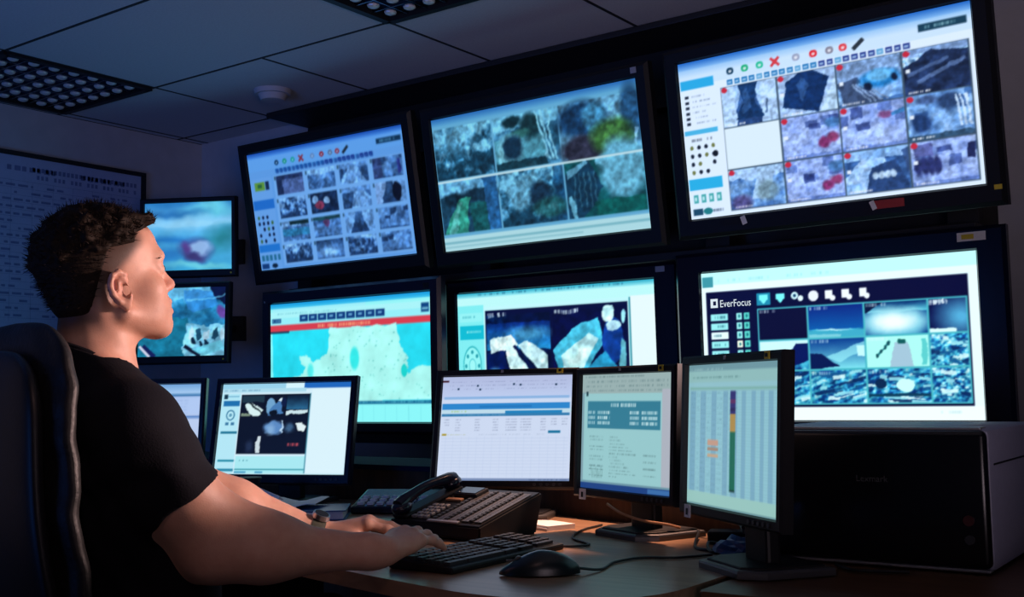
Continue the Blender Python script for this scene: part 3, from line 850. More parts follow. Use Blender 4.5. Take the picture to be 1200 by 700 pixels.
def lower_right_pic():
    p = Pic(300, 168, (228, 252, 255))
    p.rect(0, 0, 1, .085, (190, 248, 250)); p.rect(.005, .03, .05, .10, (60, 150, 165)); p.text(.06, .05, .5, .02, (130, 215, 220), .5, .4)
    p.rect(.018, .135, .968, .98, (6, 8, 52))
    # tool icons on the dark bar
    for k, x in enumerate([.250, .315, .378, .440, .500, .560, .622]):
        c = (120, 245, 250) if k < 2 else (205, 245, 252)
        if k == 0:
            p.rect(x - .026, .165, x + .026, .245, (30, 140, 175))
        if k < 2:
            p.rect(x - .017, .175, x + .017, .212, c); p.poly([(x - .012, .212), (x + .012, .212), (x, .238)], c)
        elif k == 2:
            p.ell(x - .008, .195, .013, .024, c); p.ell(x + .014, .215, .010, .018, (225, 250, 255)); p.ell(x - .008, .195, .006, .010, (10, 60, 100))
        elif k == 3:
            p.ell(x, .205, .019, .034, (230, 240, 250))
        else:
            p.rect(x - .016, .175, x + .010, .230, (236, 246, 252)); p.ell(x + .010, .225, .010, .018, (236, 246, 252))
    # left column of buttons
    for k in range(8):
        y = .285 + k * .062
        p.rect(.035, y, .105, y + .045, (150, 236, 240) if k != 2 else (225, 250, 252)); p.text(.045, y + .014, .095, .018, (30, 90, 110), .8)
        p.rect(.140, y, .162, y + .045, (150, 238, 238) if k != 3 else (240, 250, 230)); p.rect(.170, y, .192, y + .045, (90, 215, 205)); p.ell(.151, y + .022, .005, .012, (20, 110, 120), .8); p.ell(.181, y + .022, .005, .012, (15, 100, 110), .8)
    gx, gy = [.225, .415, .618, .835, .962], [.268, .478, .680, .895]
    ks = [['dark', 'glow', 'glow', 'dark'], ['yard', 'glow', 'corr', 'ships'], ['ships', 'ships', 'ships', 'ships']]
    for r in range(3):
        for c in range(4):
            x0, y0, x1, y1 = gx[c] + .004, gy[r] + .006, gx[c + 1] - .003, gy[r + 1] - .006
            X = lambda u: x0 + u * (x1 - x0)
            Y = lambda v: y0 + v * (y1 - y0)
            p.rect(gx[c] - .002, gy[r] - .003, gx[c + 1] + .002, gy[r + 1] + .003, (70, 180, 195))
            p.clip = (x0, y0, x1, y1)
            p.scene(x0, y0, x1, y1, ks[r][c], NIGHT, r * 4 + c + 60)
            if (r, c) == (0, 0): p.rect(x0, y0, x1, y1, (8, 8, 48))
            if (r, c) == (0, 1): p.grad(x0, y0, x1, Y(.75), (10, 40, 130), (10, 90, 170)); p.rect(x0, Y(.80), x1, y1, (60, 170, 200)); p.rect(x0, Y(.9), X(.6), y1, (160, 225, 230), .6)
            if (r, c) == (0, 2): p.grad(x0, y0, x1, Y(.30), (8, 50, 110), (90, 200, 225)); p.ell(X(.45), Y(.60), .08, .06, (240, 255, 255), 1, .8); p.poly([(x0, y0), (X(.3), y0), (x0, Y(.3))], (4, 20, 60))
            if (r, c) == (0, 3): p.rect(x0, y0, x1, y1, (5, 14, 70)); p.ell(X(.85), Y(.55), .06, .09, (90, 190, 235), .9, .8); p.rect(x0, Y(.88), X(.7), y1, (215, 250, 250)); p.text(x0, Y(.02), X(.5), .03, (230, 245, 255), .9, .95)
            if (r, c) == (1, 0): p.rect(x0, y0, x1, Y(.5), (200, 245, 250)); p.poly([(X(.4), y1), (X(.75), Y(.1)), (x1, Y(.1)), (x1, Y(.7))], (6, 22, 90)); p.rect(x0, Y(.55), X(.5), y1, (100, 205, 225))
            if (r, c) == (1, 1): p.grad(x0, y0, x1, y1, (8, 60, 140), (120, 220, 235)); p.poly([(x0, Y(.45)), (X(.2), Y(.5)), (X(.55), Y(.92)), (x0, y1)], (6, 24, 80)); p.poly([(X(.3), Y(.6)), (x1, Y(.1)), (x1, Y(.4)), (X(.55), Y(.8))], (150, 235, 245), .7); p.rect(X(.86), Y(.25), x1, Y(.6), (190, 245, 250))
            if (r, c) == (1, 2):
                p.rect(x0, y0, x1, y1, (170, 248, 240)); p.poly([(X(.48), Y(.2)), (X(.68), Y(.2)), (X(.76), y1), (X(.36), y1)], (160, 195, 215)); p.rect(X(.53), Y(.08), X(.64), Y(.24), (14, 90, 90)); p.line(X(.18), Y(.6), X(.40), Y(.15), .008, (40, 130, 140)); p.rect(X(.88), Y(.1), X(.96), Y(.95), (90, 205, 205))
                for q in range(4): p.ell(X(.16 + .07 * q), Y(.62 - .13 * q), .006, .014, (20, 80, 90))
            if r == 2 or (r, c) == (1, 3):
                p.noise(x0, y0, x1, y1, 10, .4)
                for q in range(26):
                    u, v, l = p.rng.uniform(-.1, 1), p.rng.uniform(.08, 1), p.rng.uniform(.06, .45)
                    sl = -.35 if c < 2 else .12
                    cc = [(214, 250, 252), (150, 225, 238), (8, 40, 92), (18, 84, 140)][q % 4]
                    p.line(X(u), Y(v), X(u + l), Y(v + l * sl + p.rng.uniform(-.04, .04)), p.rng.uniform(.003, .014), cc, .85)
            if (r, c) == (2, 2): p.rect(x0, Y(.72), x1, Y(.82), (10, 60, 90)); p.ell(X(.2), Y(.42), .02, .03, (8, 40, 80)); p.ell(X(.6), Y(.5), .03, .04, (200, 255, 250))
            p.warp(x0, y0, x1, y1, .02, 5)
            p.text(X(.02), Y(.02), X(.35), .02, (210, 240, 250), .6, .8)
            p.clip = None
    p.rect(.0, .915, 1, 1, (236, 253, 255)); p.text(.86, .94, .94, .018, (170, 210, 215), .6)
    p.blur(2)
    return p


def desk_wide_pic():
    p = Pic(170, 106, (206, 232, 244))
    p.rect(0, 0, .5, .055, (150, 205, 230)); p.rect(.5, 0, .66, .075, (210, 240, 250)); p.rect(.64, 0, 1, .06, (30, 100, 185)); p.rect(0, .055, .66, .10, (170, 215, 232)); p.text(.02, .065, .3, .02, (70, 120, 160), .5)
    p.rect(.0, .11, .15, 1, (176, 226, 240)); p.rect(.02, .19, .15, .25, (30, 110, 170)); p.rect(.02, .12, .05, .17, (20, 50, 70)); p.rect(.05, .13, .14, .15, (130, 190, 215))
    p.ell(.085, .35, .035, .06, (70, 130, 165)); p.ell(.085, .35, .025, .045, (180, 228, 240)); p.ell(.085, .35, .012, .02, (90, 150, 180)); p.rect(.05, .43, .075, .46, (60, 120, 160)); p.rect(.095, .43, .12, .46, (60, 120, 160))
    p.rect(.02, .53, .15, .555, (40, 120, 150)); p.rect(.02, .84, .15, .865, (40, 140, 165)); p.rect(.02, .94, .15, .965, (40, 130, 160))
    gx, gy = [.165, .345, .515, .685], [.135, .365, .580, .775]
    p.rect(.16, .125, .69, .78, (8, 12, 28))
    for r in range(3):
        for c in range(3):
            x0, y0, x1, y1 = gx[c] + .003, gy[r] + .004, gx[c + 1] - .003, gy[r + 1] - .004
            X = lambda u: x0 + u * (x1 - x0)
            Y = lambda v: y0 + v * (y1 - y0)
            p.rect(x0, y0, x1, y1, (10, 16, 32))
            if (r, c) == (0, 0): p.rect(x0, y0, x1, Y(.3), (30, 52, 66)); p.poly([(X(.1), Y(.4)), (X(.4), Y(.3)), (X(.95), Y(.7)), (X(.8), y1), (X(.5), y1)], (210, 235, 236)); p.line(X(.35), Y(.3), X(.95), Y(.95), .012, (10, 20, 24)); p.rect(x0, Y(.85), X(.4), y1, (120, 140, 120))
            if (r, c) == (0, 1): p.ell(X(.3), Y(.5), .04, .09, (110, 160, 200)); p.poly([(X(.3), Y(.6)), (X(.8), Y(.2)), (X(.9), Y(.9)), (X(.2), y1)], (70, 120, 175)); p.ell(X(.45), Y(.85), .03, .03, (8, 14, 24)); p.ell(X(.75), Y(.2), .012, .02, (210, 230, 240)); p.ell(X(.9), Y(.3), .02, .05, (12, 24, 60))
            if (r, c) == (0, 2): p.grad(x0, y0, x1, Y(.7), (10, 24, 44), (40, 100, 140)); p.poly([(x0, Y(.75)), (x1, Y(.7)), (x1, Y(.86)), (x0, Y(.95))], (200, 225, 230))
            if (r, c) == (1, 1): p.ell(X(.5), Y(.6), .075, .075, (90, 135, 190), 1, .2); p.rect(X(.85), Y(.2), X(.92), Y(.85), (180, 210, 235)); p.ell(X(.35), Y(.7), .03, .06, (150, 190, 225), .6, .5)
            if (r, c) == (1, 2): p.poly([(X(.5), Y(.35)), (X(.75), Y(.3)), (X(.98), Y(.55)), (X(.9), Y(.85)), (X(.6), Y(.75))], (220, 236, 238)); p.ell(X(.2), Y(.6), .03, .05, (70, 110, 150), .8, .5)
            if (r, c) == (2, 0): p.poly([(X(.82), y0), (x1, y0), (X(.96), y1), (X(.76), y1)], (200, 215, 222)); p.ell(X(.5), Y(.6), .03, .06, (40, 56, 90), .7, .5)
            p.warp(x0, y0, x1, y1, .05, 4)
            if (r, c) == (2, 2): p.text(X(.2), Y(.4), X(.75), .035, (200, 80, 90), .9, .95)
    p.rect(.16, .80, .69, .985, (165, 228, 236)); p.text(.19, .84, .26, .02, (60, 130, 150), .7); p.rect(.16, .94, .69, .955, (60, 150, 165)); p.rect(.69, .12, .70, .985, (70, 140, 160)); p.rect(.16, .965, .25, .985, (60, 150, 190)); p.rect(.32, .965, .38, .985, (60, 150, 190))
    p.rect(.705, .075, .985, .985, (214, 238, 246)); p.rect(0, .985, 1, 1, (190, 225, 235))
    p.blur(1)
    return p


def plain_list_pic():
    p = Pic(90, 56, (186, 204, 236))
    p.grad(0, 0, 1, .12, (110, 160, 215), (170, 205, 240)); p.rect(0, .12, 1, .14, (50, 110, 165)); p.rect(0, .14, 1, .34, (176, 200, 240)); p.rect(0, .36, 1, .385, (80, 125, 190)); p.rect(0, .63, 1, .645, (150, 170, 210))
    for k in range(5): p.text(.05, .18 + k * .035, .9, .012, (110, 140, 190), .5)
    p.grad(0, .66, 1, .97, (190, 206, 238), (214, 206, 226)); p.blur(1)
    return p


def table_pic():
    p = Pic(170, 136, (205, 218, 242))
    p.grad(0, 0, 1, .22, (176, 186, 222), (190, 206, 240)); p.rect(.0, .035, .05, .055, (60, 20, 30))
    for k in range(3): p.text(.06, .05 + k * .035, .96, .010, (110, 120, 160), .6, .5)
    for x, y in ((.12, .115), (.27, .085), (.29, .12), (.55, .075), (.60, .08), (.87, .085)): p.rect(x, y, x + .016, y + .018, (24, 50, 80))
    p.rect(.02, .20, .98, .225, (140, 180, 226)); p.rect(.01, .265, .985, .325, (44, 134, 205)); p.rect(.3, .285, .7, .31, (30, 110, 180), .6)
    p.rect(.01, .325, 1, .36, (190, 220, 235)); p.text(.07, .335, .2, .015, (150, 190, 80), .8, .8); p.rect(.50, .34, .93, .375, (32, 130, 190)); p.rect(.01, .365, .985, .39, (50, 124, 175)); p.text(.03, .37, .5, .014, (120, 170, 200), .7)
    for k, x in enumerate((.05, .14, .29, .43, .53, .57, .64, .68, .79, .87, .95)):
        for r in range(5):
            if k in (0, 9, 10) and r > 2: continue
            p.text(x - .02, .415 + r * .026, x + .02, .012, (120, 130, 160), .6, .9)
    p.rect(.83, .53, .92, .555, (30, 118, 160)); p.rect(.02, .555, .055, .575, (170, 150, 40)); p.text(.06, .56, .2, .01, (170, 180, 120), .5); p.text(.30, .56, .8, .01, (150, 165, 190), .5, .5)
    for k in range(12): p.rect(.02, .60 + k * .03, .98, .602 + k * .03, (176, 192, 224), .6)
    for k in range(16): p.rect(.05 + k * .06, .58, .052 + k * .06, .97, (180, 196, 228), .5)
    p.rect(0, .975, 1, 1, (120, 140, 180)); p.text(.7, .98, .98, .012, (60, 80, 120), .7)
    p.blur(1)
    return p


def document_pic():
    p = Pic(140, 112, (146, 186, 192))
    p.rect(0, 0, 1, .18, (152, 176, 176)); p.text(.04, .02, .7, .012, (70, 96, 100), .6)
    for k in range(3): p.text(.05, .06 + k * .04, .95, .014, (80, 110, 115), .6, .55)
    p.rect(0, .16, .045, .93, (126, 160, 172)); p.rect(.885, .14, 1, .93, (172, 178, 190)); p.rect(.03, .17, .885, .93, (150, 200, 204)); p.rect(.05, .15, .075, .19, (40, 70, 80))
    p.rect(.07, .235, .87, .475, (52, 124, 148)); p.text(.34, .255, .62, .03, (205, 232, 235), .95, .95)
    for r, y in enumerate((.32, .365, .41)):
        p.text(.08, y, .16, .026, (200, 230, 235), .9, .95); p.text(.19, y, .33, .028, (205, 235, 238), .95, .97); p.text(.55, y, .65, .026, (200, 230, 235), .9, .95); p.text(.68, y, .84, .028, (205, 235, 238), .95, .95)
    for k in range(13):
        y = .54 + k * .028
        if k % 3 != 2: p.text(.10, y, .26, .010, (70, 104, 110), .7, .75)
        p.text(.33, y, .42 + .04 * (k % 6), .010, (80, 112, 116), .65, .7)
        if k > 3 and k % 2: p.text(.70, y, .83, .010, (80, 112, 116), .7, .8)
    for k in range(8): p.line(.12 + .02 * k, .80 + .02 * (k % 3), .14 + .015 * k, .90, .004, (90, 130, 130), .7)
    p.rect(0, .93, 1, .945, (110, 150, 165)); p.rect(0, .945, 1, 1, (30, 66, 130)); p.rect(.75, .955, .97, .99, (60, 110, 170))
    p.blur(1)
    return p


def spreadsheet_pic():
    p = Pic(140, 112, (142, 190, 200))
    p.rect(0, 0, 1, .05, (110, 150, 160)); p.rect(.0, .05, 1, .13, (142, 186, 186)); p.text(.03, .03, .4, .014, (170, 205, 205), .6); p.text(.05, .09, .6, .012, (70, 110, 112), .6); p.rect(.02, .165, 1, .185, (120, 170, 160), .8)
    cols = [.03, .10, .15, .22, .28, .34, .41, .47, .50, .57, .61, .66, .71, .76, .80, .84, .88, .93, .97]
    for k, (a, b) in enumerate(zip(cols, cols[1:])):
        p.rect(a, .19, b - .006, .90, (140, 192, 206) if k % 2 else (120, 168, 192))
        for r in range(34):
            if (k * 7 + r * 3) % 5 < 3 and k < 9: p.text(a + .005, .20 + r * .0205, b - .012, .008, (86, 126, 146), .5, .6)
    for k in range(36): p.rect(.02, .19 + k * .0205, 1, .1915 + k * .0205, (110, 160, 172), .35)
    p.rect(.49, .19, .545, .35, (48, 44, 108)); p.rect(.49, .25, .545, .275, (92, 44, 92)); p.rect(.49, .31, .545, .33, (40, 30, 80))
    p.rect(.49, .35, .545, .47, (168, 136, 70)); p.rect(.49, .47, .545, .86, (18, 100, 78)); p.rect(.49, .855, .545, .87, (14, 50, 44))
    p.rect(.24, .53, .36, .57, (190, 150, 130)); p.rect(.24, .585, .36, .605, (160, 130, 110)); p.rect(.24, .63, .36, .65, (190, 160, 130))
    p.rect(0, .90, 1, .985, (150, 196, 190)); p.rect(0, .985, 1, 1, (90, 130, 140)); p.blur(1)
    return p


def small_top_pic():
    p = Pic(110, 84, (60, 150, 215))
    p.grad(0, 0, 1, .35, (40, 120, 190), (120, 195, 240)); p.ell(.75, .12, .25, .10, (110, 220, 240), .8, .6); p.ell(.3, .16, .35, .05, (30, 100, 170), .7, .6)
    p.grad(0, .35, 1, 1, (90, 180, 235), (60, 165, 215)); p.ell(.55, .30, .5, .08, (150, 215, 250), .8, .8); p.ell(.25, .55, .35, .06, (30, 110, 190), .8, .7); p.ell(.2, .80, .3, .12, (40, 120, 200), .8, .7); p.ell(.85, .55, .15, .15, (30, 120, 130), .8, .8)
    p.ell(.55, .70, .20, .17, (70, 80, 150), .9, .3); p.ell(.62, .66, .13, .09, (150, 190, 240), .95, .3); p.ell(.55, .80, .12, .06, (60, 50, 110), .8, .5); p.ell(.45, .66, .06, .09, (90, 60, 140), .8, .5); p.ell(.6, .93, .4, .04, (120, 220, 230), .7, .6)
    p.warp(0, 0, 1, 1, .05, 3); p.noise(0, 0, 1, 1, 4, .12); p.blur(4)
    return p


def small_bottom_pic():
    p = Pic(110, 84, (24, 110, 140))
    p.scene(0, 0, 1, .62, 'yard', [(10, 50, 90), (20, 100, 140), (50, 150, 190), (130, 210, 235)], 8); p.rect(0, .45, .55, 1, (26, 120, 140)); p.noise(0, 0, 1, 1, 5, .3)
    p.poly([(.5, .05), (.85, .02), (.9, .30), (.6, .35)], (60, 150, 215), .8); p.poly([(.85, 0), (1, 0), (1, .3), (.88, .18)], (10, 20, 60)); p.ell(.93, .38, .05, .08, (120, 60, 140), .9, .3); p.rect(.55, .15, 1, .18, (130, 215, 235), .6)
    p.rect(.52, .55, 1, 1, (150, 220, 235)); p.noise(.52, .55, 1, 1, 6, .5)
    for k in range(5): p.poly([(.55 + k * .09, .62), (.60 + k * .09, .58), (.64 + k * .09, .72), (.58 + k * .09, .78)], (30, 80, 100) if k % 2 else (215, 240, 240))
    for k in range(3): p.ell(.62 + .08 * k, .78 + .03 * (k % 2), .025, .04, (14, 40, 60))
    p.warp(0, 0, 1, 1, .04, 5)
    p.line(.54, .85, .72, 1, .04, (14, 20, 40)); p.poly([(.62, .9), (.95, .78), (1, .9), (.75, 1)], (120, 210, 215), .8); p.noise(0, 0, 1, 1, 12, .35); p.tint(.85, .95, 1.05); p.a = np.clip(p.a, 0, 1); p.line(.06, .84, .20, 1, .05, (20, 30, 90)); p.line(.02, .84, .14, 1, .03, (210, 215, 240))
    p.blur(2)
    return p

# ------------------------------------------------------------------ monitors
def tiltM(tilt, dz):
    return Matrix.Translation((0, 0, dz)) @ Matrix.Rotation(tilt, 4, 'X')


def sticker(parent, M, x, z, w, h, m, y=-0.006, rot=0.0, name='label_sticker', lab=None):
    o = MB().box(-w / 2, 0, -h / 2, w / 2, 0.0012, h / 2).build(name, m, parent)
    o.matrix_local = M @ Matrix.Translation((x, y - 0.0012, z)) @ Matrix.Rotation(rot, 4, 'Y')
    if lab: o['label'] = lab
    return o


def wall_monitor(c, yaw, tilt, w, h, pic, label, bez=(.052, .052, .048, .062), gain=1.0, plastic='black', back_y=3.50):
    dz = h / 2 + 0.07
    t = empty('wall_monitor', (c[0], c[1], c[2] - dz), yaw, label, 'monitor', 'large monitors on the wall rack')
    M = tiltM(tilt, dz)
    MB().frame(w, h, bez, -.010, .001, .030).build('bezel', M_[plastic], t, M=M)
    bw, bh = w / 2 + .040, h / 2 + .036
    MB().box(-bw, .004, -bh - .01, bw, .058, bh, bev=.012).box(-bw * .55, .05, -bh * .6, bw * .55, .085, bh * .55, bev=.015).build('housing', M_['rack'], t, M=M)
    screen(w, h, pic, t, M, gain)
    # wall arm reaching back to the rack rail
    d = (back_y - c[1]) / math.cos(yaw)
    mb = MB()
    mb.box(-.10, .084, dz - .10, .10, .094, dz + .10)
    for s in (-1, 1): mb.box(s * .07 - .012, .085, dz - .012, s * .07 + .012, max(d, .10), dz + .012)
    mb.build('mounting_arm', M_['rack'], t)
    return t, M


W_, H_ = .886, .498
um_l, MUL = wall_monitor((-3.262, 3.243, 1.794), R_(0.6), R_(10), W_, .5055, upper_left_pic(), 'upper wall monitor with sixteen dim blue camera pictures, nearest the room corner')
um_m, MUM = wall_monitor((-2.192, 3.198, 1.775), R_(-.8), R_(9.1), W_, .497, upper_middle_pic(), 'upper wall monitor split into six teal garden camera pictures')
um_r, MUR = wall_monitor((-1.119, 3.107, 1.772), R_(-2.2), R_(7.0), W_, .4905, upper_right_pic(), 'upper wall monitor with twelve pale camera pictures and one empty white cell', gain=1.08)
lm_l, MLL = wall_monitor((-3.175, 3.259, 1.137), R_(.6), R_(.2), W_, .4995, lower_left_pic(), 'lower wall monitor showing a cyan coastline map under a red bar', plastic='navy', bez=(.052, .052, .058, .05))
lm_m, MLM = wall_monitor((-2.337, 3.504, 1.141), R_(1.1), R_(1.1), W_, .498, lower_middle_pic(), 'lower wall monitor showing two blue night camera pictures side by side', plastic='navy', bez=(.052, .10, .058, .05), back_y=3.66)
lm_r, MLR = wall_monitor((-1.214, 3.402, 1.136), R_(-1.0), R_(.9), W_, .4925, lower_right_pic(), 'lower wall monitor with a dark toolbar and a bright grid of night pictures', gain=1.1, plastic='navy', bez=(.095, .085, .07, .045), back_y=3.62)

# lettering and emblem on the dark toolbar of the lower right screen
GLOW = bpy.data.materials.new('toolbar_lettering')
GLOW.use_nodes = True
GLOW.node_tree.nodes['Principled BSDF'].inputs['Base Color'].default_value = (.02, .02, .02, 1)
GLOW.node_tree.nodes['Principled BSDF'].inputs['Emission Color'].default_value = (.80, .92, 1.0, 1)
GLOW.node_tree.nodes['Principled BSDF'].inputs['Emission Strength'].default_value = .9
def on_screen(mesh, name, parent, M, w, h, u, v, sx=1.0):
    o = link(name, mesh, GLOW, parent)
    o.matrix_local = M @ Matrix.Translation((-w / 2 + u * w, -.0012, h / 2 - v * h)) @ Matrix.Rotation(math.pi / 2, 4, 'X') @ Matrix.Diagonal((sx, 1, 1, 1))
    return o
on_screen(text_mesh('EverFocus', .034), 'lettering', lm_r, MLR, W_, .4925, .073, .238, .80)
mb = MB()
mb.box(0, 0, 0, .009, .030, .0006).box(.009, .022, 0, .020, .030, .0006).box(.009, .0, 0, .020, .008, .0006).box(.020, .0, 0, .026, .030, .0006)
on_screen(mb.mesh('emblem'), 'emblem', lm_r, MLR, W_, .4925, .036, .240)

# asset labels and marks on the bezels
sticker(um_m, MUM, .445, .274, .022, .020, M_['silver'], y=-.010)
sticker(um_l, MUL, .425, .279, .022, .018, M_['dark'], y=-.010)
sticker(um_r, MUR, .476, -.258, .020, .013, M_['yellow'], y=-.010)
sticker(um_r, MUR, -.305, -.268, .070, .018, M_['dark'], y=-.010)
sticker(um_r, MUR, -.260, -.266, .016, .026, M_['white'], y=-.0115, rot=-.3)
sticker(um_r, MUR, .185, -.268, .085, .024, M_['red'], y=-.010)
sticker(um_r, MUR, .140, -.268, .014, .026, M_['white'], y=-.0115, rot=-.35)
sticker(um_r, MUR, .0, -.272, .052, .007, M_['dark'], y=-.010, name='badge')
sticker(um_m, MUM, .0, -.276, .045, .006, M_['dark'], y=-.010, name='badge')
sticker(lm_r, MLR, .435, .287, .080, .026, M_['white'], y=-.010)
sticker(lm_r, MLR, .425, .287, .034, .014, M_['yellow'], y=-.0115)
sticker(lm_m, MLM, .475, .282, .036, .020, M_['silver'], y=-.010)
sticker(lm_l, MLL, .430, .274, .026, .020, M_['dark'], y=-.010)
sticker(lm_l, MLL, -.47, .262, .008, .008, M_['silver'], y=-.010)

# steel rack that carries the wall monitors
rk = empty('monitor_rack', (-2.2, 3.55, 0), 0, 'black steel wall rack with uprights and rails carrying the large monitors', 'rack')
for x in (-3.72, -2.70, -1.66, -.84):
    MB().box(x + 2.2 - .045, .0, .60, x + 2.2 + .045, .06, 2.10).build('upright', M_['rack'], rk)
for z in (1.10, 1.42, 1.74, 2.06):
    MB().box(-1.55, .055, z - .025, 1.42, .095, z + .025).build('rail', M_['rack'], rk)
MB().box(-1.60, .100, .78, 1.44, .107, 2.285).build('shade_backing', M_['rack'], rk)  # black sheet added to keep the wall around the monitors dark
for x in (-2.685, -1.655):
    for z in (1.46, 1.40, 2.06):
        MB().cyl((x + 2.2, -.012, z), (x + 2.2, .0, z), .010, n=12).build('bolt', M_['silver'], rk)
MB().box(-1.60, -.16, 2.262, 1.44, .10, 2.285, bev=.004).build('shade_strip', M_['rack'], rk)  # black strip added as the shadow above the monitors
# horizontal cover strip between the two rows
MB().box(-1.52, -.10, 1.445, 1.42, .0, 1.475, bev=.004).build('cover_strip', M_['rack'], rk)


def small_monitor(c, yaw, tilt, w, h, pic, label):
    dz = h / 2 + .05
    t = empty('small_monitor', (c[0], c[1], c[2] - dz), yaw, label, 'monitor', 'small corner monitors')
    M = tiltM(tilt, dz)
    MB().frame(w, h, (.022, .022, .022, .034), -.008, .001, .028).build('bezel', M_['black'], t, M=M)
    MB().box(-w / 2 - .012, .004, -h / 2 - .02, w / 2 + .012, .05, h / 2 + .012, bev=.012).build('housing', M_['dark'], t, M=M)
    screen(w, h, pic, t, M, .95)
    mb = MB()
    mb.box(-.05, .048, dz - .05, .05, .058, dz + .05).cyl((0, .055, dz), (0, .60, dz), .018, n=12)
    mb.box(-.05, .56, dz - .06, .05, .60, dz + .06)
    mb.build('mounting_arm', M_['rack'], t)
    o = MB().cyl((w / 2 - .0, -.010, -h / 2 - .018), (w / 2, -.008, -h / 2 - .018), .004, n=10).build('power_light', M_['yellow'], t, M=M)
    return t

small_monitor((-4.01, 3.124, 1.711), R_(29.3), R_(.9), .40, .3016, small_top_pic(), 'small corner monitor with a blurred blue view, the upper of two')
small_monitor((-3.993, 3.079, 1.327), R_(26.8), R_(-3.2), .40, .300, small_bottom_pic(), 'small corner monitor with a busy street view, the lower of two')

# ------------------------------------------------------------------ desk monitors
DZ = 0.68
def desk_monitor(c, yaw, tilt, w, h, pic, label, bez, gain=1.0, plastic='dark', base=(.20, .18), base_off=(0, .05), depth=.045):
    t = empty('desk_monitor', (c[0], c[1], DZ), yaw, label, 'monitor', 'monitors standing on the desk')
    dz = c[2] - DZ
    M = tiltM(tilt, dz)
    MB().frame(w, h, bez, -.009, .001, .014).build('bezel', M_[plastic], t, M=M)
    MB().box(-w / 2 - bez[0] * .7, .003, -h / 2 - bez[3] * .7, w / 2 + bez[1] * .7, .020, h / 2 + bez[2] * .7, bev=.006).box(-w * .40, .018, -h * .40, w * .40, depth, h * .40, bev=.010).build('housing', M_['black'], t, M=M)
    screen(w, h, pic, t, M, gain)
    bx, by = base_off
    a, b = base[0] / 2, base[1] / 2
    q = .30
    pts = [(-a * (1 - q), -b), (a * (1 - q), -b), (a, -b * (1 - q * 1.6)), (a, b), (-a, b), (-a, -b * (1 - q * 1.6))]
    MB().prism([(x + bx, y + by) for x, y in pts], 0.0, .014, bev=.005).build('stand_base', M_['silver2'], t)
    MB().prism([(x * .86 + bx, y * .86 + by) for x, y in pts], .0135, .0175, bev=.002).build('base_cover', M_['dark'], t)
    MB().box(-.04, depth * .9, .010, .04, depth * .9 + .028, dz + .02, bev=.006).build('stand_neck', M_['black'], t)
    mb = MB()
    for k in range(5): mb.cyl((w / 2 - .02 - .016 * k, -.011, -h / 2 - bez[3] * .5), (w / 2 - .02 - .016 * k, -.008, -h / 2 - bez[3] * .5), .004, n=8)
    mb.build('buttons', M_['key'], t, M=M)
    return t, M

b5 = (.017, .017, .017, .020)
desk_monitor((-2.885, 2.04, .905), R_(30), R_(-8), .427, .267, plain_list_pic(), 'widescreen desk monitor with a pale list, half hidden behind the seated man', (.018, .018, .018, .03), plastic='navy', base_off=(0, .07))
desk_monitor((-2.451, 2.248, .903), R_(17.6), R_(-11), .427, .267, desk_wide_pic(), 'widescreen desk monitor with nine dark camera pictures beside the man', (.020, .020, .018, .030), gain=1.05, plastic='navy', base_off=(0, .07))
dm2, MD2 = desk_monitor((-1.636, 2.234, .909), R_(20), R_(-14), .338, .264, table_pic(), 'square desk monitor with a pale table under blue bands, behind the desk phone', b5, base=(.2, .16), base_off=(0, .06))
dm3, MD3 = desk_monitor((-1.222, 2.112, .905), R_(-22), R_(-3.4), .3196, .2553, document_pic(), 'square desk monitor with a teal document, second from the printer', b5, base=(.20, .17), base_off=(.0, .05))
dm4, MD4 = desk_monitor((-.832, 1.806, .913), R_(-37), R_(-3.2), .333, .2567, spreadsheet_pic(), 'square desk monitor with a striped spreadsheet, nearest the printer', b5, base=(.20, .17), base_off=(.0, .05))
for (t, M, w, h) in ((dm2, MD2, .338, .264), (dm3, MD3, .3196, .2553), (dm4, MD4, .333, .2567)):
    sticker(t, M, w / 2 - .030, h / 2 + .009, .016, .013, M_['yellow'], y=-.009)
    sticker(t, M, w / 2 - .030, h / 2 + .009, .007, .006, M_['dark'], y=-.0105, name='label_print')
    sticker(t, M, -.01, h / 2 + .010, .007, .007, M_['silver'], y=-.009, name='badge')
for (t, M, w, h) in ((dm3, MD3, .3196, .2553), (dm4, MD4, .333, .2567)):
    sticker(t, M, -w / 2 + .022, -h / 2 - .014, .024, .024, M_['white'], y=-.009)
    sticker(t, M, -w / 2 + .022, -h / 2 - .015, .006, .012, M_['dark'], y=-.0105, name='label_print')

# ------------------------------------------------------------------ desk
def rounded(pts, r=0.03, n=4):
    """round the corners of a plan outline"""
    out = []
    N = len(pts)
    for i in range(N):
        p, a, b = Vector(pts[i]), Vector(pts[i - 1]), Vector(pts[(i + 1) % N])
        q0 = p + (a - p).normalized() * min(r, (a - p).length * .45)
        q1 = p + (b - p).normalized() * min(r, (b - p).length * .45)
        for k in range(n + 1):
            t = k / n
            out.append(tuple((1 - t) ** 2 * q0 + 2 * t * (1 - t) * p + t * t * q1))
    return out

dk = empty('control_desk', (-1.6, 1.9, 0), 0, 'long curved beech topped control desk the man is typing at', 'desk')
OX, OY = -1.6, 1.9
top = rounded([(-3.6, 1.85), (-2.2, 1.66), (-1.44, 1.475), (-1.11, 1.405), (-.93, 1.43), (-.835, 1.55), (-.822, 2.20), (-.93, 2.225), (-1.45, 2.355), (-1.75, 2.445), (-3.6, 2.51)], .07)
MB().prism([(x - OX, y - OY) for x, y in top], DZ - .028, DZ, bev=.004).build('worktop', M_['desk'], dk)
edge = [(x - OX, y - OY) for x, y in top]
bk = empty('console_back', (-1.6, 2.45, 0), 0, 'dark wood raised back of the console with a navy ledge, below the wall monitors', 'console')
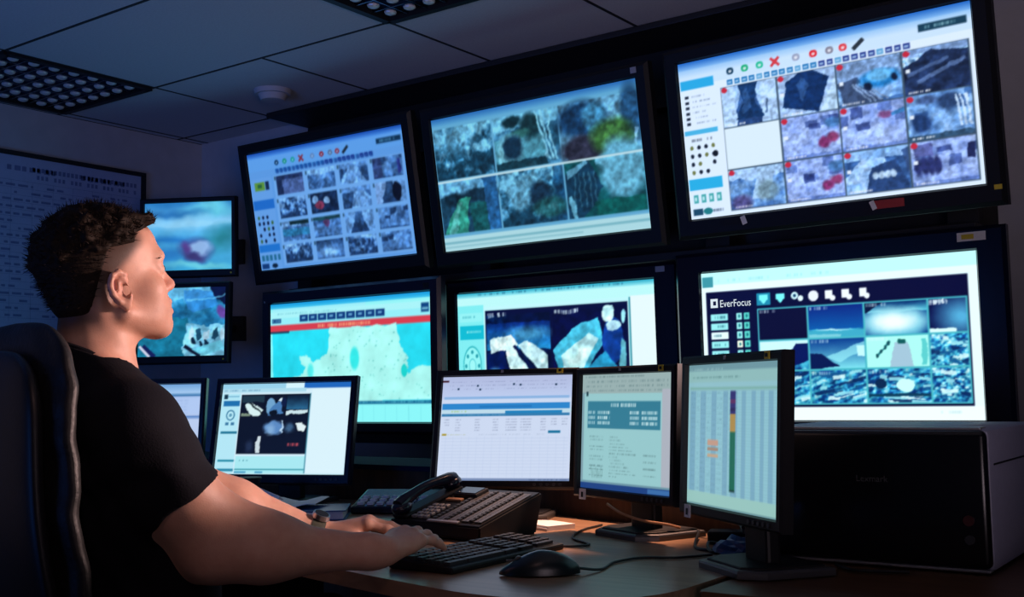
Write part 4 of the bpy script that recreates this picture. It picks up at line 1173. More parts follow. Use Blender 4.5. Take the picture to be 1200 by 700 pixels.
# raised dark wood back panel, and the ledge on top of it
bp = [(-3.6, 2.525), (-1.75, 2.465), (-1.45, 2.375), (-.93, 2.245)]
def strip(pts, th, z0, z1, name, m, bev=0.0):
    n = [(x, y + th) for x, y in pts]
    return MB().prism([(x - OX, y - 2.45) for x, y in pts + n[::-1]], z0, z1, bev=bev).build(name, m, bk)
strip(bp, .022, .02, .772, 'back_panel', M_['panel'])
strip([(x, y - .012) for x, y in bp], .30, .772, .787, 'back_ledge', M_['ledge'], .003)
for x, y in ((-3.4, 2.1), (-2.4, 2.1), (-1.10, 1.62)):
    MB().box(x - OX - .013, y - OY - .22 + (.10 if x > -2 else 0), 0, x - OX + .013, y - OY + .25, DZ - .028).build('side_panel', M_['panel'], dk)

sd = empty('side_desk', (-.1, 2.0, 0), 0, 'dark wooden side table under the printer, butting against the control desk', 'desk')
MB().prism([(x + .1, y - 2.0) for x, y in rounded([(-.812, 1.62), (.75, 1.62), (.75, 2.62), (-.812, 2.62)], .01)], DZ - .030, DZ - .002, bev=.003).build('worktop', M_['panel2'], sd)
for x in (-.69, .80):
    MB().box(x - .013, -.34, 0, x + .013, .60, DZ - .030).build('side_panel', M_['panel'], sd)

# ------------------------------------------------------------------ printer
pr = empty('printer', (-.662, 2.17, DZ - .002), 0, 'black fronted desktop printer with a grey casing on the side table', 'printer')
pw, pd, ph = .215, .190, .243
MB().box(-pw, -pd + .012, .004, pw, pd, ph, bev=.012).build('casing', M_['grey'], pr, smooth=True)
MB().box(-pw + .002, -pd - .004, .010, pw - .004, -pd + .02, ph - .003, bev=.010, seg=3).build('front_cover', M_['gloss'], pr, smooth=True)
MB().box(-pw + .01, -pd + .012, ph - .002, pw - .014, -pd + .05, ph + .002, bev=.001).build('top_trim', M_['silver'], pr)
MB().box(-pw + .004, -pd - .003, .004, pw - .006, -pd + .02, .009, bev=.002).build('bottom_trim', M_['silver'], pr)
MB().box(pw - .0005, -pd + .03, ph - .062, pw + .0015, pd - .01, ph - .059).build('lid_seam', M_['dark'], pr)
MB().cyl((pw - .036, -pd - .009, .090), (pw - .036, -pd - .003, .090), .009, n=20).build('power_button', M_['dimred'], pr)
MB().cyl((pw - .036, -pd - .008, .058), (pw - .036, -pd - .003, .058), .008, n=20).build('cancel_button', M_['key'], pr)
lt = link('lettering', text_mesh('Lexmark', .016), M_['faint'], pr)
lt.location = (-.010, -pd - .0052, .150); lt.rotation_euler = (math.pi / 2, 0, 0)
for x in (-pw + .03, pw - .03):
    for y in (-pd + .04, pd - .03):
        MB().cyl((x, y, 0), (x, y, .006), .012, n=12).build('foot', M_['cable'], pr)

# ------------------------------------------------------------------ keyboard the man types on
def keyboard(name, loc, rz, L, Wd, label, m='dark', mk='key', hb=.022):
    k = empty(name, loc, rz, label, 'keyboard')
    a, b = L / 2, Wd / 2
    # wedge body: front edge low, back edge high (x along keys, y away from the typist)
    body = MB()
    body.box(-a, -b, 0, a, b, .012, bev=.004)
    for v in body.bm.verts:
        if v.co.z > .006: v.co.z += (v.co.y + b) / (2 * b) * (hb - .012)
    body.build('case', M_[m], k)
    mb = MB()
    n = int(L / .0195) - 1
    for r in range(6):
        y = -b + .022 + r * (Wd - .038) / 5.4
        zz = .0125 + (y + b) / (2 * b) * (hb - .012)
        if r == 0:
            for (x0, w) in ((-a + .012, .05), (-a + .066, .11), (-a + .18, .05), (a - .14, .05), (a - .075, .055)):
                mb.box(x0, y - .0075, zz - .003, x0 + w, y + .0075, zz + .005)
        else:
            for c in range(n):
                if c in (n - 4, n - 8) : continue
                x = -a + .012 + c * (L - .03) / (n - 1) 
                mb.box(x - .0015, y - .0072, zz - .003, x + .0145, y + .0072, zz + .005)
    mb.build('keys', M_[mk], k, kind='stuff')
    return k
keyboard('keyboard', (-1.318, 1.715, DZ), R_(90), .36, .15, 'black computer keyboard under the right hand of the man')

# control keyboard / joystick console and the blue binder behind the left hand
cb = empty('camera_controller', (-1.985, 2.30, DZ), R_(25), 'low dark camera control keyboard with white keys between the desk phone and the widescreen monitor', 'control keyboard')
mb = MB(); mb.box(-.16, -.075, 0, .16, .075, .02, bev=.005)
for v in mb.bm.verts:
    if v.co.z > .01: v.co.z += (v.co.y + .075) / .15 * .035
mb.build('case', M_['navy'], cb)
mb = MB()
for r in range(3):
    for c in range(8):
        y = -.055 + r * .026
        z = .022 + (y + .075) / .15 * .035
        mb.box(-.145 + c * .027, y - .007, z - .003, -.128 + c * .027, y + .007, z + .004)
mb.build('keys', M_['white'], cb, kind='stuff')
MB().cyl((.115, .0, .036), (.115, .0, .05), .028, .022, n=20).cyl((.115, 0, .05), (.118, .0, .060), .007, n=12).ball((.118, 0, .062), .009).build('joystick', M_['black'], cb)

bd = empty('blue_binder', (-2.19, 2.03, DZ), R_(40), 'flat blue ring binder lying behind the left forearm of the man', 'binder')
MB().box(-.155, -.09, 0, .155, .09, .003, bev=.001).box(-.155, -.09, .022, .155, .09, .025, bev=.001).box(-.155, .084, .0, .155, .09, .025).build('cover', M_['blue'], bd)
MB().box(-.148, -.084, .003, .148, .082, .022).build('pages', M_['paper'], bd)
pp = MB()
NX = 10
for i in range(NX):
    x0, x1 = -.105 + .21 * i / NX, -.105 + .21 * (i + 1) / NX
    z0, z1 = .012 * math.sin(i * .5) ** 2, .012 * math.sin((i + 1) * .5) ** 2
    vs = [pp.bm.verts.new(q) for q in ((x0, -.07, z0), (x1, -.07, z1), (x1, .07, z1 + .006), (x0, .07, z0 + .006))]
    pp.bm.faces.new(vs)
bmesh.ops.remove_doubles(pp.bm, verts=pp.bm.verts[:], dist=1e-5)
o = pp.build('note_paper', M_['paper'], None, loc=(-2.23, 2.05, DZ + .0265), rot=(0, 0, R_(30)))
sm = o.modifiers.new('thick', 'SOLIDIFY'); sm.thickness = .0012; sm.offset = 1
tag(o, 'curled white sheet of paper on top of the blue binder', 'paper')
p0, p1 = Vector((-2.23, 2.035, DZ + .05)), Vector((-2.305, 1.995, DZ + .085))
pn = empty('ballpoint_pen', tuple(p0), 0, 'slim white pen leaning on the curled paper beside the widescreen monitor', 'pen')
d = p1 - p0
MB().cyl((0, 0, 0), tuple(d), .0042, n=10).build('barrel', M_['white'], pn)
MB().cyl(tuple(-d.normalized() * .012), (0, 0, 0), .001, .004, n=10).build('tip', M_['steel'], pn)
for s in (-1, 1):
    pass

# pen pot behind: dark cylinders under the widescreen monitor
for i, (x, y, h) in enumerate(((-2.47, 2.00, .085), (-2.37, 2.05, .095))):
    t = empty('pen_pot', (x, y, DZ), 0, ('dark pot under the widescreen monitor, the one nearer the man', 'dark pot under the widescreen monitor, the one nearer the pen')[i], 'pot', 'dark pots')
    MB().cyl((0, 0, 0), (0, 0, h), .032, .034, n=24).build('body', M_['navy'], t, smooth=True)
    MB().cyl((0, 0, h), (0, 0, h + .003), .036, n=24).build('rim', M_['dark'], t, smooth=True)

# ------------------------------------------------------------------ big desk phone with a wide key panel
phn = empty('desk_phone', (-1.583, 1.888, DZ), R_(-5), 'large black desk phone with handset and rows of line keys behind the keyboard', 'phone')
PT = math.atan2(.055, .205)
PM = Matrix.Translation((0, 0, .034)) @ Matrix.Rotation(PT, 4, 'X')
mb = MB()
prof = [(.0, .006), (.0, .034), (.21, .091), (.215, .085), (.19, .0), (.02, .0)]
vb = [mb.bm.verts.new((-.139, y, z)) for y, z in prof]
vt = [mb.bm.verts.new((.139, y, z)) for y, z in prof]
mb.bm.faces.new(vb); mb.bm.faces.new(vt[::-1])
for i in range(6): mb.bm.faces.new((vb[i], vt[i], vt[(i + 1) % 6], vb[(i + 1) % 6]))
bmesh.ops.recalc_face_normals(mb.bm, faces=mb.bm.faces[:])
bmesh.ops.bevel(mb.bm, geom=[e for e in mb.bm.edges], offset=.004, segments=2, affect='EDGES')
mb.build('base', M_['black'], phn)
mb = MB()
for c in range(4):
    x = -.010 + c * .037
    for r in range(14):
        y = .024 + r * .0128
        mb.box(x - .006, y - .0045, .001, x + .004, y + .0045, .006)
mb.build('line_keys', M_['key'], phn, M=PM, kind='stuff')
st = MB().box(-.005, -.088, 0, .005, .088, .0015).mesh('label_strip')
for c in range(4):
    for s in (0, 1):
        o = link('label_strip', st, M_['strip'], phn)
        o.matrix_local = PM @ Matrix.Translation((.002 + c * .037 + s * .0115, .106, .002))
MB().box(-.022, .004, .001, .072, .014, .005, bev=.001).build('front_strip', M_['silver'], phn, M=PM)
mb = MB()
for r in range(5):
    for c in range(3):
        mb.box(-.082 + c * .018, .018 + r * .017, .001, -.069 + c * .018, .030 + r * .017, .007, bev=.001, seg=1)
mb.build('number_keys', M_['numkey'], phn, M=PM, kind='stuff')
MB().box(-.072, .150, .0, .0, .196, .012, bev=.003).build('display_housing', M_['black'], phn, M=PM)
MB().box(-.066, .155, .0115, -.006, .191, .0135).build('display', M_['glassdark'], phn, M=PM)
MB().box(-.078, .128, .001, -.03, .140, .006, bev=.001).build('menu_keys', M_['tan'], phn, M=PM)
# handset in its cradle on the near left
hs = []
for k in range(11):
    t = k / 10
    hs.append((-.112, .012 + .19 * t, .028 + .014 * math.sin(math.pi * t)))
mb = MB().tube(hs, [.016, .017, .014, .012, .0115, .0115, .0115, .012, .014, .017, .016], n=12)
mb.ball((-.112, .022, .022), (.023, .026, .016)).ball((-.112, .192, .022), (.023, .026, .016))
mb.build('handset', M_['navy'], phn, smooth=True, M=PM)
MB().box(-.136, .01, .0, -.088, .205, .010, bev=.004).build('cradle', M_['dark'], phn, M=PM)
cc = [(-.112 - .02 * math.sin(k * .12) + .005 * math.cos(k * 1.6), -.0 - .002 * k + .0, .030 - .0004 * k + .005 * math.sin(k * 1.6)) for k in range(30)]
cc = [(x - .03 * (i / 29), y + .05, z - .0) for i, (x, y, z) in enumerate(cc)]

# stacked white paper behind the phone
o = MB().box(-.06, -.04, 0, .06, .04, .006).box(-.058, -.036, .006, .060, .041, .011).build('paper_stack', M_['paper'], None, loc=(-1.475, 2.17, DZ), rot=(0, 0, R_(-20)))
tag(o, 'small stack of white paper beside the back of the desk phone', 'paper')

# ------------------------------------------------------------------ mouse
ms = empty('computer_mouse', (-1.110, 1.612, DZ), math.atan2(.585, .811), 'dark computer mouse on the desk near the keyboard', 'mouse')
mb = MB()
bmesh.ops.create_uvsphere(mb.bm, u_segments=32, v_segments=20, radius=1.0)
for v in mb.bm.verts:
    x, y, z = v.co
    hgt = .040 * (1 - .35 * max(0, -x) ** 1.2)
    sx = .071
    v.co = Vector((x * sx, y * .033 * (1 - .12 * x * x), max(0, z) ** .8 * hgt * (1 - .25 * (x - .15) ** 2) + .003 if z > 0 else .003 + z * .002))
mb.build('shell', M_['mouse'], ms, smooth=True)
MB().box(-.058, -.001, .024, -.02, .001, .0275).build('button_seam', M_['cable'], ms)
MB().cyl((-.036, -.004, .0265), (-.036, .004, .0265), .007, n=16).build('scroll_wheel', M_['cable'], ms)

# ------------------------------------------------------------------ cables on the desk
def smooth_path(pts, n=8):
    P = [Vector(p) for p in pts]
    P = [P[0] * 2 - P[1]] + P + [P[-1] * 2 - P[-2]]
    out = []
    for i in range(1, len(P) - 2):
        for k in range(n):
            t = k / n
            out.append(.5 * ((2 * P[i]) + (-P[i - 1] + P[i + 1]) * t + (2 * P[i - 1] - 5 * P[i] + 4 * P[i + 1] - P[i + 2]) * t * t + (-P[i - 1] + 3 * P[i] - 3 * P[i + 1] + P[i + 2]) * t ** 3))
    out.append(P[-2])
    return out

def cable(name, pts, r, m, label):
    o = MB().tube(smooth_path(pts), r, 7).build(name, m, smooth=True)
    return tag(o, label, 'cable')
z = DZ + .003
cable('mouse_cable', [(-1.058, 1.650, z + .008), (-1.04, 1.70, z), (-1.06, 1.78, z), (-1.045, 1.85, z), (-1.00, 1.875, z), (-.985, 1.885, z), (-.958, 1.925, z), (-.945, 1.95, z)], .0026, M_['cable'], 'thin black cable running from the mouse to behind the monitors')
cable('keyboard_cable', [(-1.33, 1.899, z + .006), (-1.30, 1.908, z), (-1.262, 1.905, z), (-1.222, 1.955, z), (-1.31, 2.03, z), (-1.36, 2.15, z), (-1.37, 2.25, z)], .0026, M_['cable'], 'thin black cable running from the keyboard past the document monitor')
cable('tan_cable', [(-1.255, 2.085, DZ + .072), (-1.215, 2.075, DZ + .055), (-1.17, 2.09, DZ + .040), (-1.13, 2.125, DZ + .030), (-1.112, 2.145, DZ + .0225)], .003, M_['tan'], 'tan cable drooping beneath the document monitor')
cable('monitor_cable', [(-1.14, 2.19, DZ + .13), (-1.10, 2.20, DZ + .06), (-1.05, 2.18, DZ + .045), (-1.0, 2.15, DZ + .040), (-.95, 2.09, DZ + .045), (-.91, 2.02, DZ + .04), (-.87, 1.93, DZ + .06)], .0040, M_['cable'], 'black cable looping between the document monitor and the spreadsheet monitor')
cable('power_cable', [(-1.075, 2.16, z + .012), (-1.02, 2.03, z), (-.975, 2.0, z), (-.955, 2.03, z), (-.975, 2.07, z), (-.995, 2.04, z + .009), (-.96, 1.98, z), (-.935, 2.02, z)], .0032, M_['cable'], 'tangled black cable on the desk left of the spreadsheet monitor stand')
cable('stylus_cable', [(-.705, 1.95, z), (-.685, 1.925, z), (-.655, 1.90, z), (-.62, 1.91, z), (-.57, 1.925, z)], .0030, M_['cable'], 'black cable crossing from the spreadsheet monitor stand to the printer front')
ad = empty('power_adapter', (-.985, 2.12, DZ), R_(20), 'small black power adapter lying between the two monitor stands', 'adapter')
MB().box(-.045, -.022, 0, .045, .022, .028, bev=.006).build('body', M_['dark'], ad)
MB().cyl((.045, 0, .014), (.065, 0, .014), .006, .004, n=10).build('cable_sleeve', M_['cable'], ad)
bg = empty('blue_bag', (-.905, 1.985, DZ), R_(-25), 'crumpled blue plastic wrap behind the base of the spreadsheet monitor', 'plastic wrap')
mb = MB()
bmesh.ops.create_icosphere(mb.bm, subdivisions=3, radius=1.0)
_rn = random.Random(4)
for v in mb.bm.verts:
    q = 1 + _rn.uniform(-.16, .16)
    v.co = Vector((v.co.x * .055 * q, v.co.y * .035 * q, max(-.004, v.co.z) * .032 * q + .004))
mb.build('wrap', M_['blue'], bg)

# ------------------------------------------------------------------ whiteboard planner on the left wall
wb = empty('wall_planner', (-4.59, 2.3, 1.31), 0, 'large blue tinted year planner board on the left wall behind the man', 'planner')
MB().box(0, -1.9, 0, .012, .99, .77).build('board', M_['board'], wb)
for (y0, y1, z0, z1) in ((-1.92, 1.01, .765, .785), (-1.92, 1.01, -.02, .0), (.985, 1.01, 0, .77), (-1.92, -1.9, 0, .77)):
    MB().box(0, y0, z0, .020, y1, z1).build('frame_bar', M_['rack'], wb)
rng = np.random.default_rng(8)
mb = MB()
for k in range(7):       # heavier heading strokes and date marks, then rows of small print
    y0 = -1.5 + k * .36
    for q in range(7): mb.box(.012, y0 + q * .035, .70, .0126, y0 + q * .035 + .02 + .008 * (q % 2), .722)
y = .42
for q in range(26):
    mb.box(.012, .42 + q * .021, .705, .0126, .42 + q * .021 + .014, .725)
    if q % 4: mb.box(.012, .42 + q * .021, .672, .0126, .42 + q * .021 + .012, .690)
for r in range(19):
    z = .63 - r * .032
    yy = -1.85
    while yy < .95:
        w = rng.uniform(.01, .05)
        if rng.random() < .6: mb.box(.012, yy, z, .0125, yy + w, z + .010)
        yy += w + .014
mb.build('small_print', M_['ink'], wb, kind='stuff')
mb = MB()
for r in range(20): mb.box(.012, -1.88, .655 - r * .032, .0124, .97, .656 - r * .032)
for c in range(28): mb.box(.012, -1.88 + c * .1, .03, .0124, -1.879 + c * .1, .655)
mb.build('grid_lines', M_['ink'], wb, kind='stuff')

# ------------------------------------------------------------------ signed distance modelling for the man
class Field:
    """distance field on a regular grid; shapes are blended in, then meshed with surface nets"""
    def __init__(s, lo, hi, h):
        s.lo, s.h = np.array(lo, float), h
        s.n = np.ceil((np.array(hi, float) - s.lo) / h).astype(int) + 1
        s.f = np.full(s.n, 0.1, np.float32)

    def block(s, c, r):
        c = np.array(c, float)
        a = np.maximum(np.floor((c - r - s.lo) / s.h).astype(int), 0)
        b = np.minimum(np.ceil((c + r - s.lo) / s.h).astype(int) + 1, s.n)
        if (b <= a).any(): return None
        ax = [(s.lo[i] + s.h * np.arange(a[i], b[i])).astype(np.float32) for i in range(3)]
        X, Y, Z = np.meshgrid(*ax, indexing='ij')
        return (slice(a[0], b[0]), slice(a[1], b[1]), slice(a[2], b[2])), X, Y, Z

    def mix(s, sl, d, k, op):
        f = s.f[sl]
        if op == 'cut':
            hh = np.maximum(k - np.abs(f + d), 0)
            s.f[sl] = np.maximum(f, -d) + hh * hh / (4 * k)
        else:
            hh = np.maximum(k - np.abs(f - d), 0)
            s.f[sl] = np.minimum(f, d) - hh * hh / (4 * k)

    def cap(s, a, b, ra, rb=None, k=.02, op='add', off=0.0, M=None, cutplane=None):
        rb = ra if rb is None else rb
        a, b = np.array(a, float), np.array(b, float)
        if M is not None:
            a, b = np.array(M @ Vector(a)), np.array(M @ Vector(b))
        ra, rb = ra + off, rb + off
        q = s.block((a + b) / 2, np.linalg.norm(b - a) / 2 + max(ra, rb) + k + 3 * s.h)
        if q is None: return
        sl, X, Y, Z = q
        d = b - a
        L2 = d @ d
        t = np.clip(((X - a[0]) * d[0] + (Y - a[1]) * d[1] + (Z - a[2]) * d[2]) / L2, 0, 1)
        D = np.sqrt((X - a[0] - t * d[0]) ** 2 + (Y - a[1] - t * d[1]) ** 2 + (Z - a[2] - t * d[2]) ** 2) - (ra + (rb - ra) * t)
        if cutplane is not None:
            p, nn = cutplane
            D = np.maximum(D, (X - p[0]) * nn[0] + (Y - p[1]) * nn[1] + (Z - p[2]) * nn[2])
        s.mix(sl, D, k, op)

    def ell(s, c, r, k=.02, op='add', off=0.0, M=None, R=None):
        """ellipsoid; R: local 3x3 rotation, M: placement"""
        r = np.array(r, float) + off
        c = np.array(c, float)
        A = np.eye(3) if R is None else np.array(R)
        if M is not None:
            c = np.array(M @ Vector(c)); A = np.array(M.to_3x3()) @ A
        q = s.block(c, max(r) + k + 3 * s.h)
        if q is None: return
        sl, X, Y, Z = q
        dx, dy, dz = X - c[0], Y - c[1], Z - c[2]
        u = (A[0, 0] * dx + A[1, 0] * dy + A[2, 0] * dz)
        v = (A[0, 1] * dx + A[1, 1] * dy + A[2, 1] * dz)
        w = (A[0, 2] * dx + A[1, 2] * dy + A[2, 2] * dz)
        k0 = np.sqrt((u / r[0]) ** 2 + (v / r[1]) ** 2 + (w / r[2]) ** 2)
        k1 = np.sqrt((u / r[0] ** 2) ** 2 + (v / r[1] ** 2) ** 2 + (w / r[2] ** 2) ** 2) + 1e-6
        s.mix(sl, k0 * (k0 - 1) / k1, k, op)

    def mesh(s, name):
        f = s.f
        neg = f < 0
        n = [k - 1 for k in f.shape]
        sh = lambda g, i, j, k: g[i:i + n[0], j:j + n[1], k:k + n[2]]
        any_ = np.zeros(n, bool); all_ = np.ones(n, bool)
        for i in (0, 1):
            for j in (0, 1):
                for k in (0, 1):
                    q = sh(neg, i, j, k); any_ |= q; all_ &= q
        act = any_ & ~all_
        I = np.argwhere(act)
        idx = np.full(n, -1, np.int32)
        idx[act] = np.arange(len(I))
        acc = np.zeros((len(I), 3)); cnt = np.zeros(len(I))
        C = {(i, j, k): f[I[:, 0] + i, I[:, 1] + j, I[:, 2] + k].astype(float) for i in (0, 1) for j in (0, 1) for k in (0, 1)}
        for a in C:
            for ax in range(3):
                if a[ax] == 0:
                    b = list(a); b[ax] = 1; b = tuple(b)
                    fa, fb = C[a], C[b]
                    m = (fa < 0) != (fb < 0)
                    t = np.where(m, fa / np.where(m, fa - fb, 1), 0)
                    p = np.tile(np.array(a, float), (len(I), 1)); p[:, ax] = t
                    acc += p * m[:, None]; cnt += m
        V = s.lo + s.h * (I + acc / cnt[:, None])
        F = []
        for ax in range(3):
            u, v = [(1, 2), (2, 0), (0, 1)][ax]
            sa = [slice(1, n[k]) for k in range(3)]; sa[ax] = slice(0, n[ax])
            sb = list(sa); sb[ax] = slice(1, n[ax] + 1)
            A, B = neg[tuple(sa)], neg[tuple(sb)]
            E = np.argwhere(A != B)
            if not len(E): continue
            off = np.array([1, 1, 1]); off[ax] = 0
            E = E + off
            flip = neg[E[:, 0], E[:, 1], E[:, 2]]
            def at(du, dv):
                q = E.copy(); q[:, u] += du; q[:, v] += dv
                return idx[q[:, 0], q[:, 1], q[:, 2]]
            Q = np.stack([at(-1, -1), at(0, -1), at(0, 0), at(-1, 0)], 1)
            Q[~flip] = Q[~flip][:, ::-1]
            F.append(Q)
        F = np.concatenate(F)
        F = F[(F >= 0).all(1)]
        me = bpy.data.meshes.new(name)
        me.vertices.add(len(V)); me.loops.add(F.size); me.polygons.add(len(F))
        me.vertices.foreach_set('co', V.ravel().astype(np.float32))
        me.loops.foreach_set('vertex_index', F.ravel().astype(np.int32))
        me.polygons.foreach_set('loop_start', np.arange(0, F.size, 4, dtype=np.int32))
        me.update(calc_edges=True)
        me.polygons.foreach_set('use_smooth', [True] * len(F))
        return me, V


def relax(me, it=2, fac=.5):
    """light Laplacian smoothing of the grid stepping"""
    n = len(me.vertices)
    V = np.empty(n * 3); me.vertices.foreach_get('co', V); V = V.reshape(-1, 3)
    E = np.empty(len(me.edges) * 2, np.int32); me.edges.foreach_get('vertices', E); E = E.reshape(-1, 2)
    deg = np.bincount(E.ravel(), minlength=n)[:, None]
    for _ in range(it):
        for fc in (fac, -fac * .98):
            A = np.zeros_like(V)
            for c in range(3):
                A[:, c] = np.bincount(E[:, 0], V[E[:, 1], c], n) + np.bincount(E[:, 1], V[E[:, 0], c], n)
            V = V + fc * (A / np.maximum(deg, 1) - V)
    me.vertices.foreach_set('co', V.ravel().astype(np.float32)); me.update()
    return V


# the man sits at the left of the desk; his own axes: x ahead, y to his left, z up
PX, PY, PYAW = -1.679, 1.152, math.atan2(.905, .434)
man = empty('person', (PX, PY, 0), PYAW, 'seated man in a black t-shirt with short brown hair, typing at the desk', 'person')
HM = Matrix.Translation((-.018, .0, 1.197)) @ Matrix.Rotation(R_(9), 4, 'Z') @ Matrix.Rotation(R_(-16), 4, 'Y')

RS, RE, RW = (.0, -.188, .945), (.134, -.165, .752), (.408, -.217, .730)
LS, LE, LW = (.0, .188, .945), (.205, .262, .805), (.446, .196, .712)


def torso(F, off=0.0, k=.06):
    F.ell((.060, 0, .53), (.125, .168, .12), k, off=off)
    F.ell((.055, 0, .68), (.112, .155, .16), k, off=off)
    F.ell((.030, 0, .85), (.110, .168, .16), k, off=off)
    F.cap((-.008, -.085, .88), (.0, -.085, .80), .075, k=k, off=off)
    F.cap((-.008, .085, .88), (.0, .085, .80), .075, k=k, off=off)
    F.cap((.0, -.150, .945), (.0, .150, .945), .060, k=k, off=off)
    F.cap((-.035, -.04, 1.045), (-.005, -.160, .955), .040, .048, k=k, off=off)
    F.cap((-.035, .04, 1.045), (-.005, .160, .955), .040, .048, k=k, off=off)


def arm(F, S_, E_, W__, side):
    S_, E_, W__ = map(lambda p: np.array(p, float), (S_, E_, W__))
    F.cap(S_, S_ * .45 + E_ * .55, .058, .050, k=.05)
    F.cap(S_ * .5 + E_ * .5, E_, .052, .046, k=.03)
    m = E_ * .72 + W__ * .28
    up = np.array([0, 0, 1.0])
    F.cap(E_, m, .046, .050, k=.05)
    fl = (W__ - E_) / np.linalg.norm(W__ - E_)
    if side < 0: F.cap(S_ * .40 + E_ * .60 + fl * .020, E_ * .62 + W__ * .38 + up * .012, .036, .034, k=.05)
    F.cap(m, E_ * .08 + W__ * .92, .049, .028, k=.03)
    F.cap(E_ * .08 + W__ * .92, W__, .0275, .026, k=.02)


def hand(F, W__, fwd, side, droop=.0, bends=None, thumb_down=.35):
    """side: +1 when the thumb lies on the +lateral side (right hand, palm down)"""
    w = np.array(W__, float)
    f = np.array(fwd, float); f /= np.linalg.norm(f)
    up = np.array([0, 0, 1.0]); up -= f * (up @ f); up /= np.linalg.norm(up)
    lat = np.cross(up, f) * side          # towards the thumb
    P = lambda a, b, c: w + f * a + lat * b + up * c
    kn = [(.088, .030, .010), (.094, .010, .015), (.089, -.011, .012), (.078, -.030, .005)]
    wr = [(.006, .014, .0), (.004, .006, .004), (.004, -.006, .003), (.006, -.014, .0)]
    ln = [(.041, .025, .021), (.046, .029, .022), (.042, .027, .021), (.033, .020, .019)]
    bd = bends or [(6, 22, 34), (10, 26, 36), (12, 28, 38), (10, 26, 36)]
    sp = [.10, .02, -.06, -.16]
    F.ell(tuple(P(.050, .0, -.002)), (.046, .036, .013), .018, R=np.stack([f, lat, up], 1))
    for i in range(4):
        k0 = P(*kn[i])
        F.cap(P(*wr[i]), k0, .0145, .0118, k=.014)
        p = k0
        rr = [.0100, .0090, .0083, .0072] if i < 3 else [.0088, .0078, .0072, .0064]
        d0 = f * math.cos(sp[i]) + lat * math.sin(sp[i])
        for j in range(3):
            a = R_(bd[i][j])
            d = d0 * math.cos(a) - up * math.sin(a)
            q = p + d * ln[i][j]
            F.cap(p, q, rr[j], rr[j + 1], k=.006)
            F.ell(tuple(p), (rr[j] * 1.06,) * 3, .005)
            p = q
    t0, d1 = P(.022, .018, -.006), f * .70 + lat * .62 - up * thumb_down
    d1 /= np.linalg.norm(d1)
    t1 = t0 + d1 * .042
    d2 = f * .86 + lat * .32 - up * thumb_down * 1.1; d2 /= np.linalg.norm(d2)
    t2 = t1 + d2 * .033
    d3 = f * .96 + lat * .08 - up * thumb_down; d3 /= np.linalg.norm(d3)
    t3 = t2 + d3 * .026
    F.cap(t0, t1, .0165, .0125, k=.016); F.cap(t1, t2, .0118, .0102, k=.006); F.cap(t2, t3, .0102, .0080, k=.006)


def head(F):
    M = HM
    F.ell((-.003, 0, .040), (.091, .074, .076), .03, M=M)                  # cranium
    F.ell((.045, 0, .052), (.060, .060, .056), .03, M=M)                   # forehead
    F.ell((.036, 0, -.028), (.062, .057, .078), .03, M=M)                  # face
    for s in (-1, 1):
        F.cap((.006, s * .054, -.058), (.072, s * .020, -.098), .0175, .0145, k=.02, M=M)   # jaw
        F.ell((.064, s * .043, -.026), (.022, .018, .018), .025, M=M)      # cheek bone
        F.ell((.055, s * .037, -.060), (.024, .014, .024), .03, M=M)
    F.ell((.074, 0, -.096), (.020, .022, .017), .025, M=M)                 # chin
    F.ell((.076, 0, -.064), (.024, .032, .026), .025, M=M)                 # muzzle
    F.cap((.090, -.034, .021), (.090, .034, .021), .0150, k=.022, M=M)     # brow
    F.ell((.099, .0, .022), (.010, .016, .010), .015, M=M)
    for s in (-1, 1):                                                      # eye sockets
        F.ell((.106, s * .033, .003), (.017, .020, .012), .014, 'cut', M=M)
    F.cap((.098, 0, .010), (.1105, 0, -.026), .0075, .0105, k=.012, M=M)   # nose
    F.ell((.1115, 0, -.0285), (.0105, .011, .0095), .008, M=M)
    for s in (-1, 1):
        F.ell((.102, s * .0125, -.032), (.010, .0065, .0075), .008, M=M)
        F.ell((.108, s * .006, -.0395), (.004, .003, .004), .004, 'cut', M=M)
        # eyelids over the ball
        F.ell((.0875, s * .033, .003), (.0125, .0150, .0125), .006, M=M)
        F.ell((.0985, s * .034, .0015), (.0060, .0105, .0034), .003, 'cut', M=M)
    F.ell((.0965, 0, -.0570), (.0105, .023, .0062), .007, M=M)              # lips
    F.ell((.0945, 0, -.0748), (.0110, .020, .0066), .007, M=M)
    F.cap((.103, -.020, -.0662), (.103, .020, -.0662), .0022, k=.005, op='cut', M=M)
    F.ell((.094, 0, -.0845), (.006, .018, .004), .008, 'cut', M=M)
    # ears
    ME = M @ Matrix.Translation((.002, 0, -.010))
    for s in (-1, 1):
        E = np.array((Matrix.Rotation(s * R_(22), 3, 'Z') @ Matrix.Rotation(R_(-10), 3, 'Y')))
        F.ell((-.004, s * .0795, -.008), (.0185, .0060, .031), .006, M=ME, R=E)
        pts = [(.012, .074, .004), (.010, .081, .017), (.000, .085, .0235), (-.012, .0875, .019), (-.020, .0885, .004), (-.019, .0870, -.010), (-.010, .083, -.026), (.002, .078, -.036)]
        for p, q in zip(pts, pts[1:]):
            F.cap((p[0], s * p[1], p[2]), (q[0], s * q[1], q[2]), .0042, k=.005, M=ME)
        F.ell((.002, s * .0845, -.010), (.0085, .0055, .0125), .005, 'cut', M=ME)
        F.cap((-.006, s * .0865, .006), (-.008, s * .0865, -.006), .0032, k=.004, M=ME)
        F.ell((.001, s * .078, -.035), (.008, .0045, .009), .006, M=ME)


def neck(F, off=0.0):
    F.cap((-.040, 0, 1.00), (-.034, 0, 1.165), .060, .053, k=.03, off=off)
    F.ell((-.01, 0, 1.09), (.042, .044, .05), .03, off=off)
    for s in (-1, 1):
        F.cap((-.03, s * .050, 1.16), (.03, s * .012, 1.035), .016, .013, k=.02, off=off)


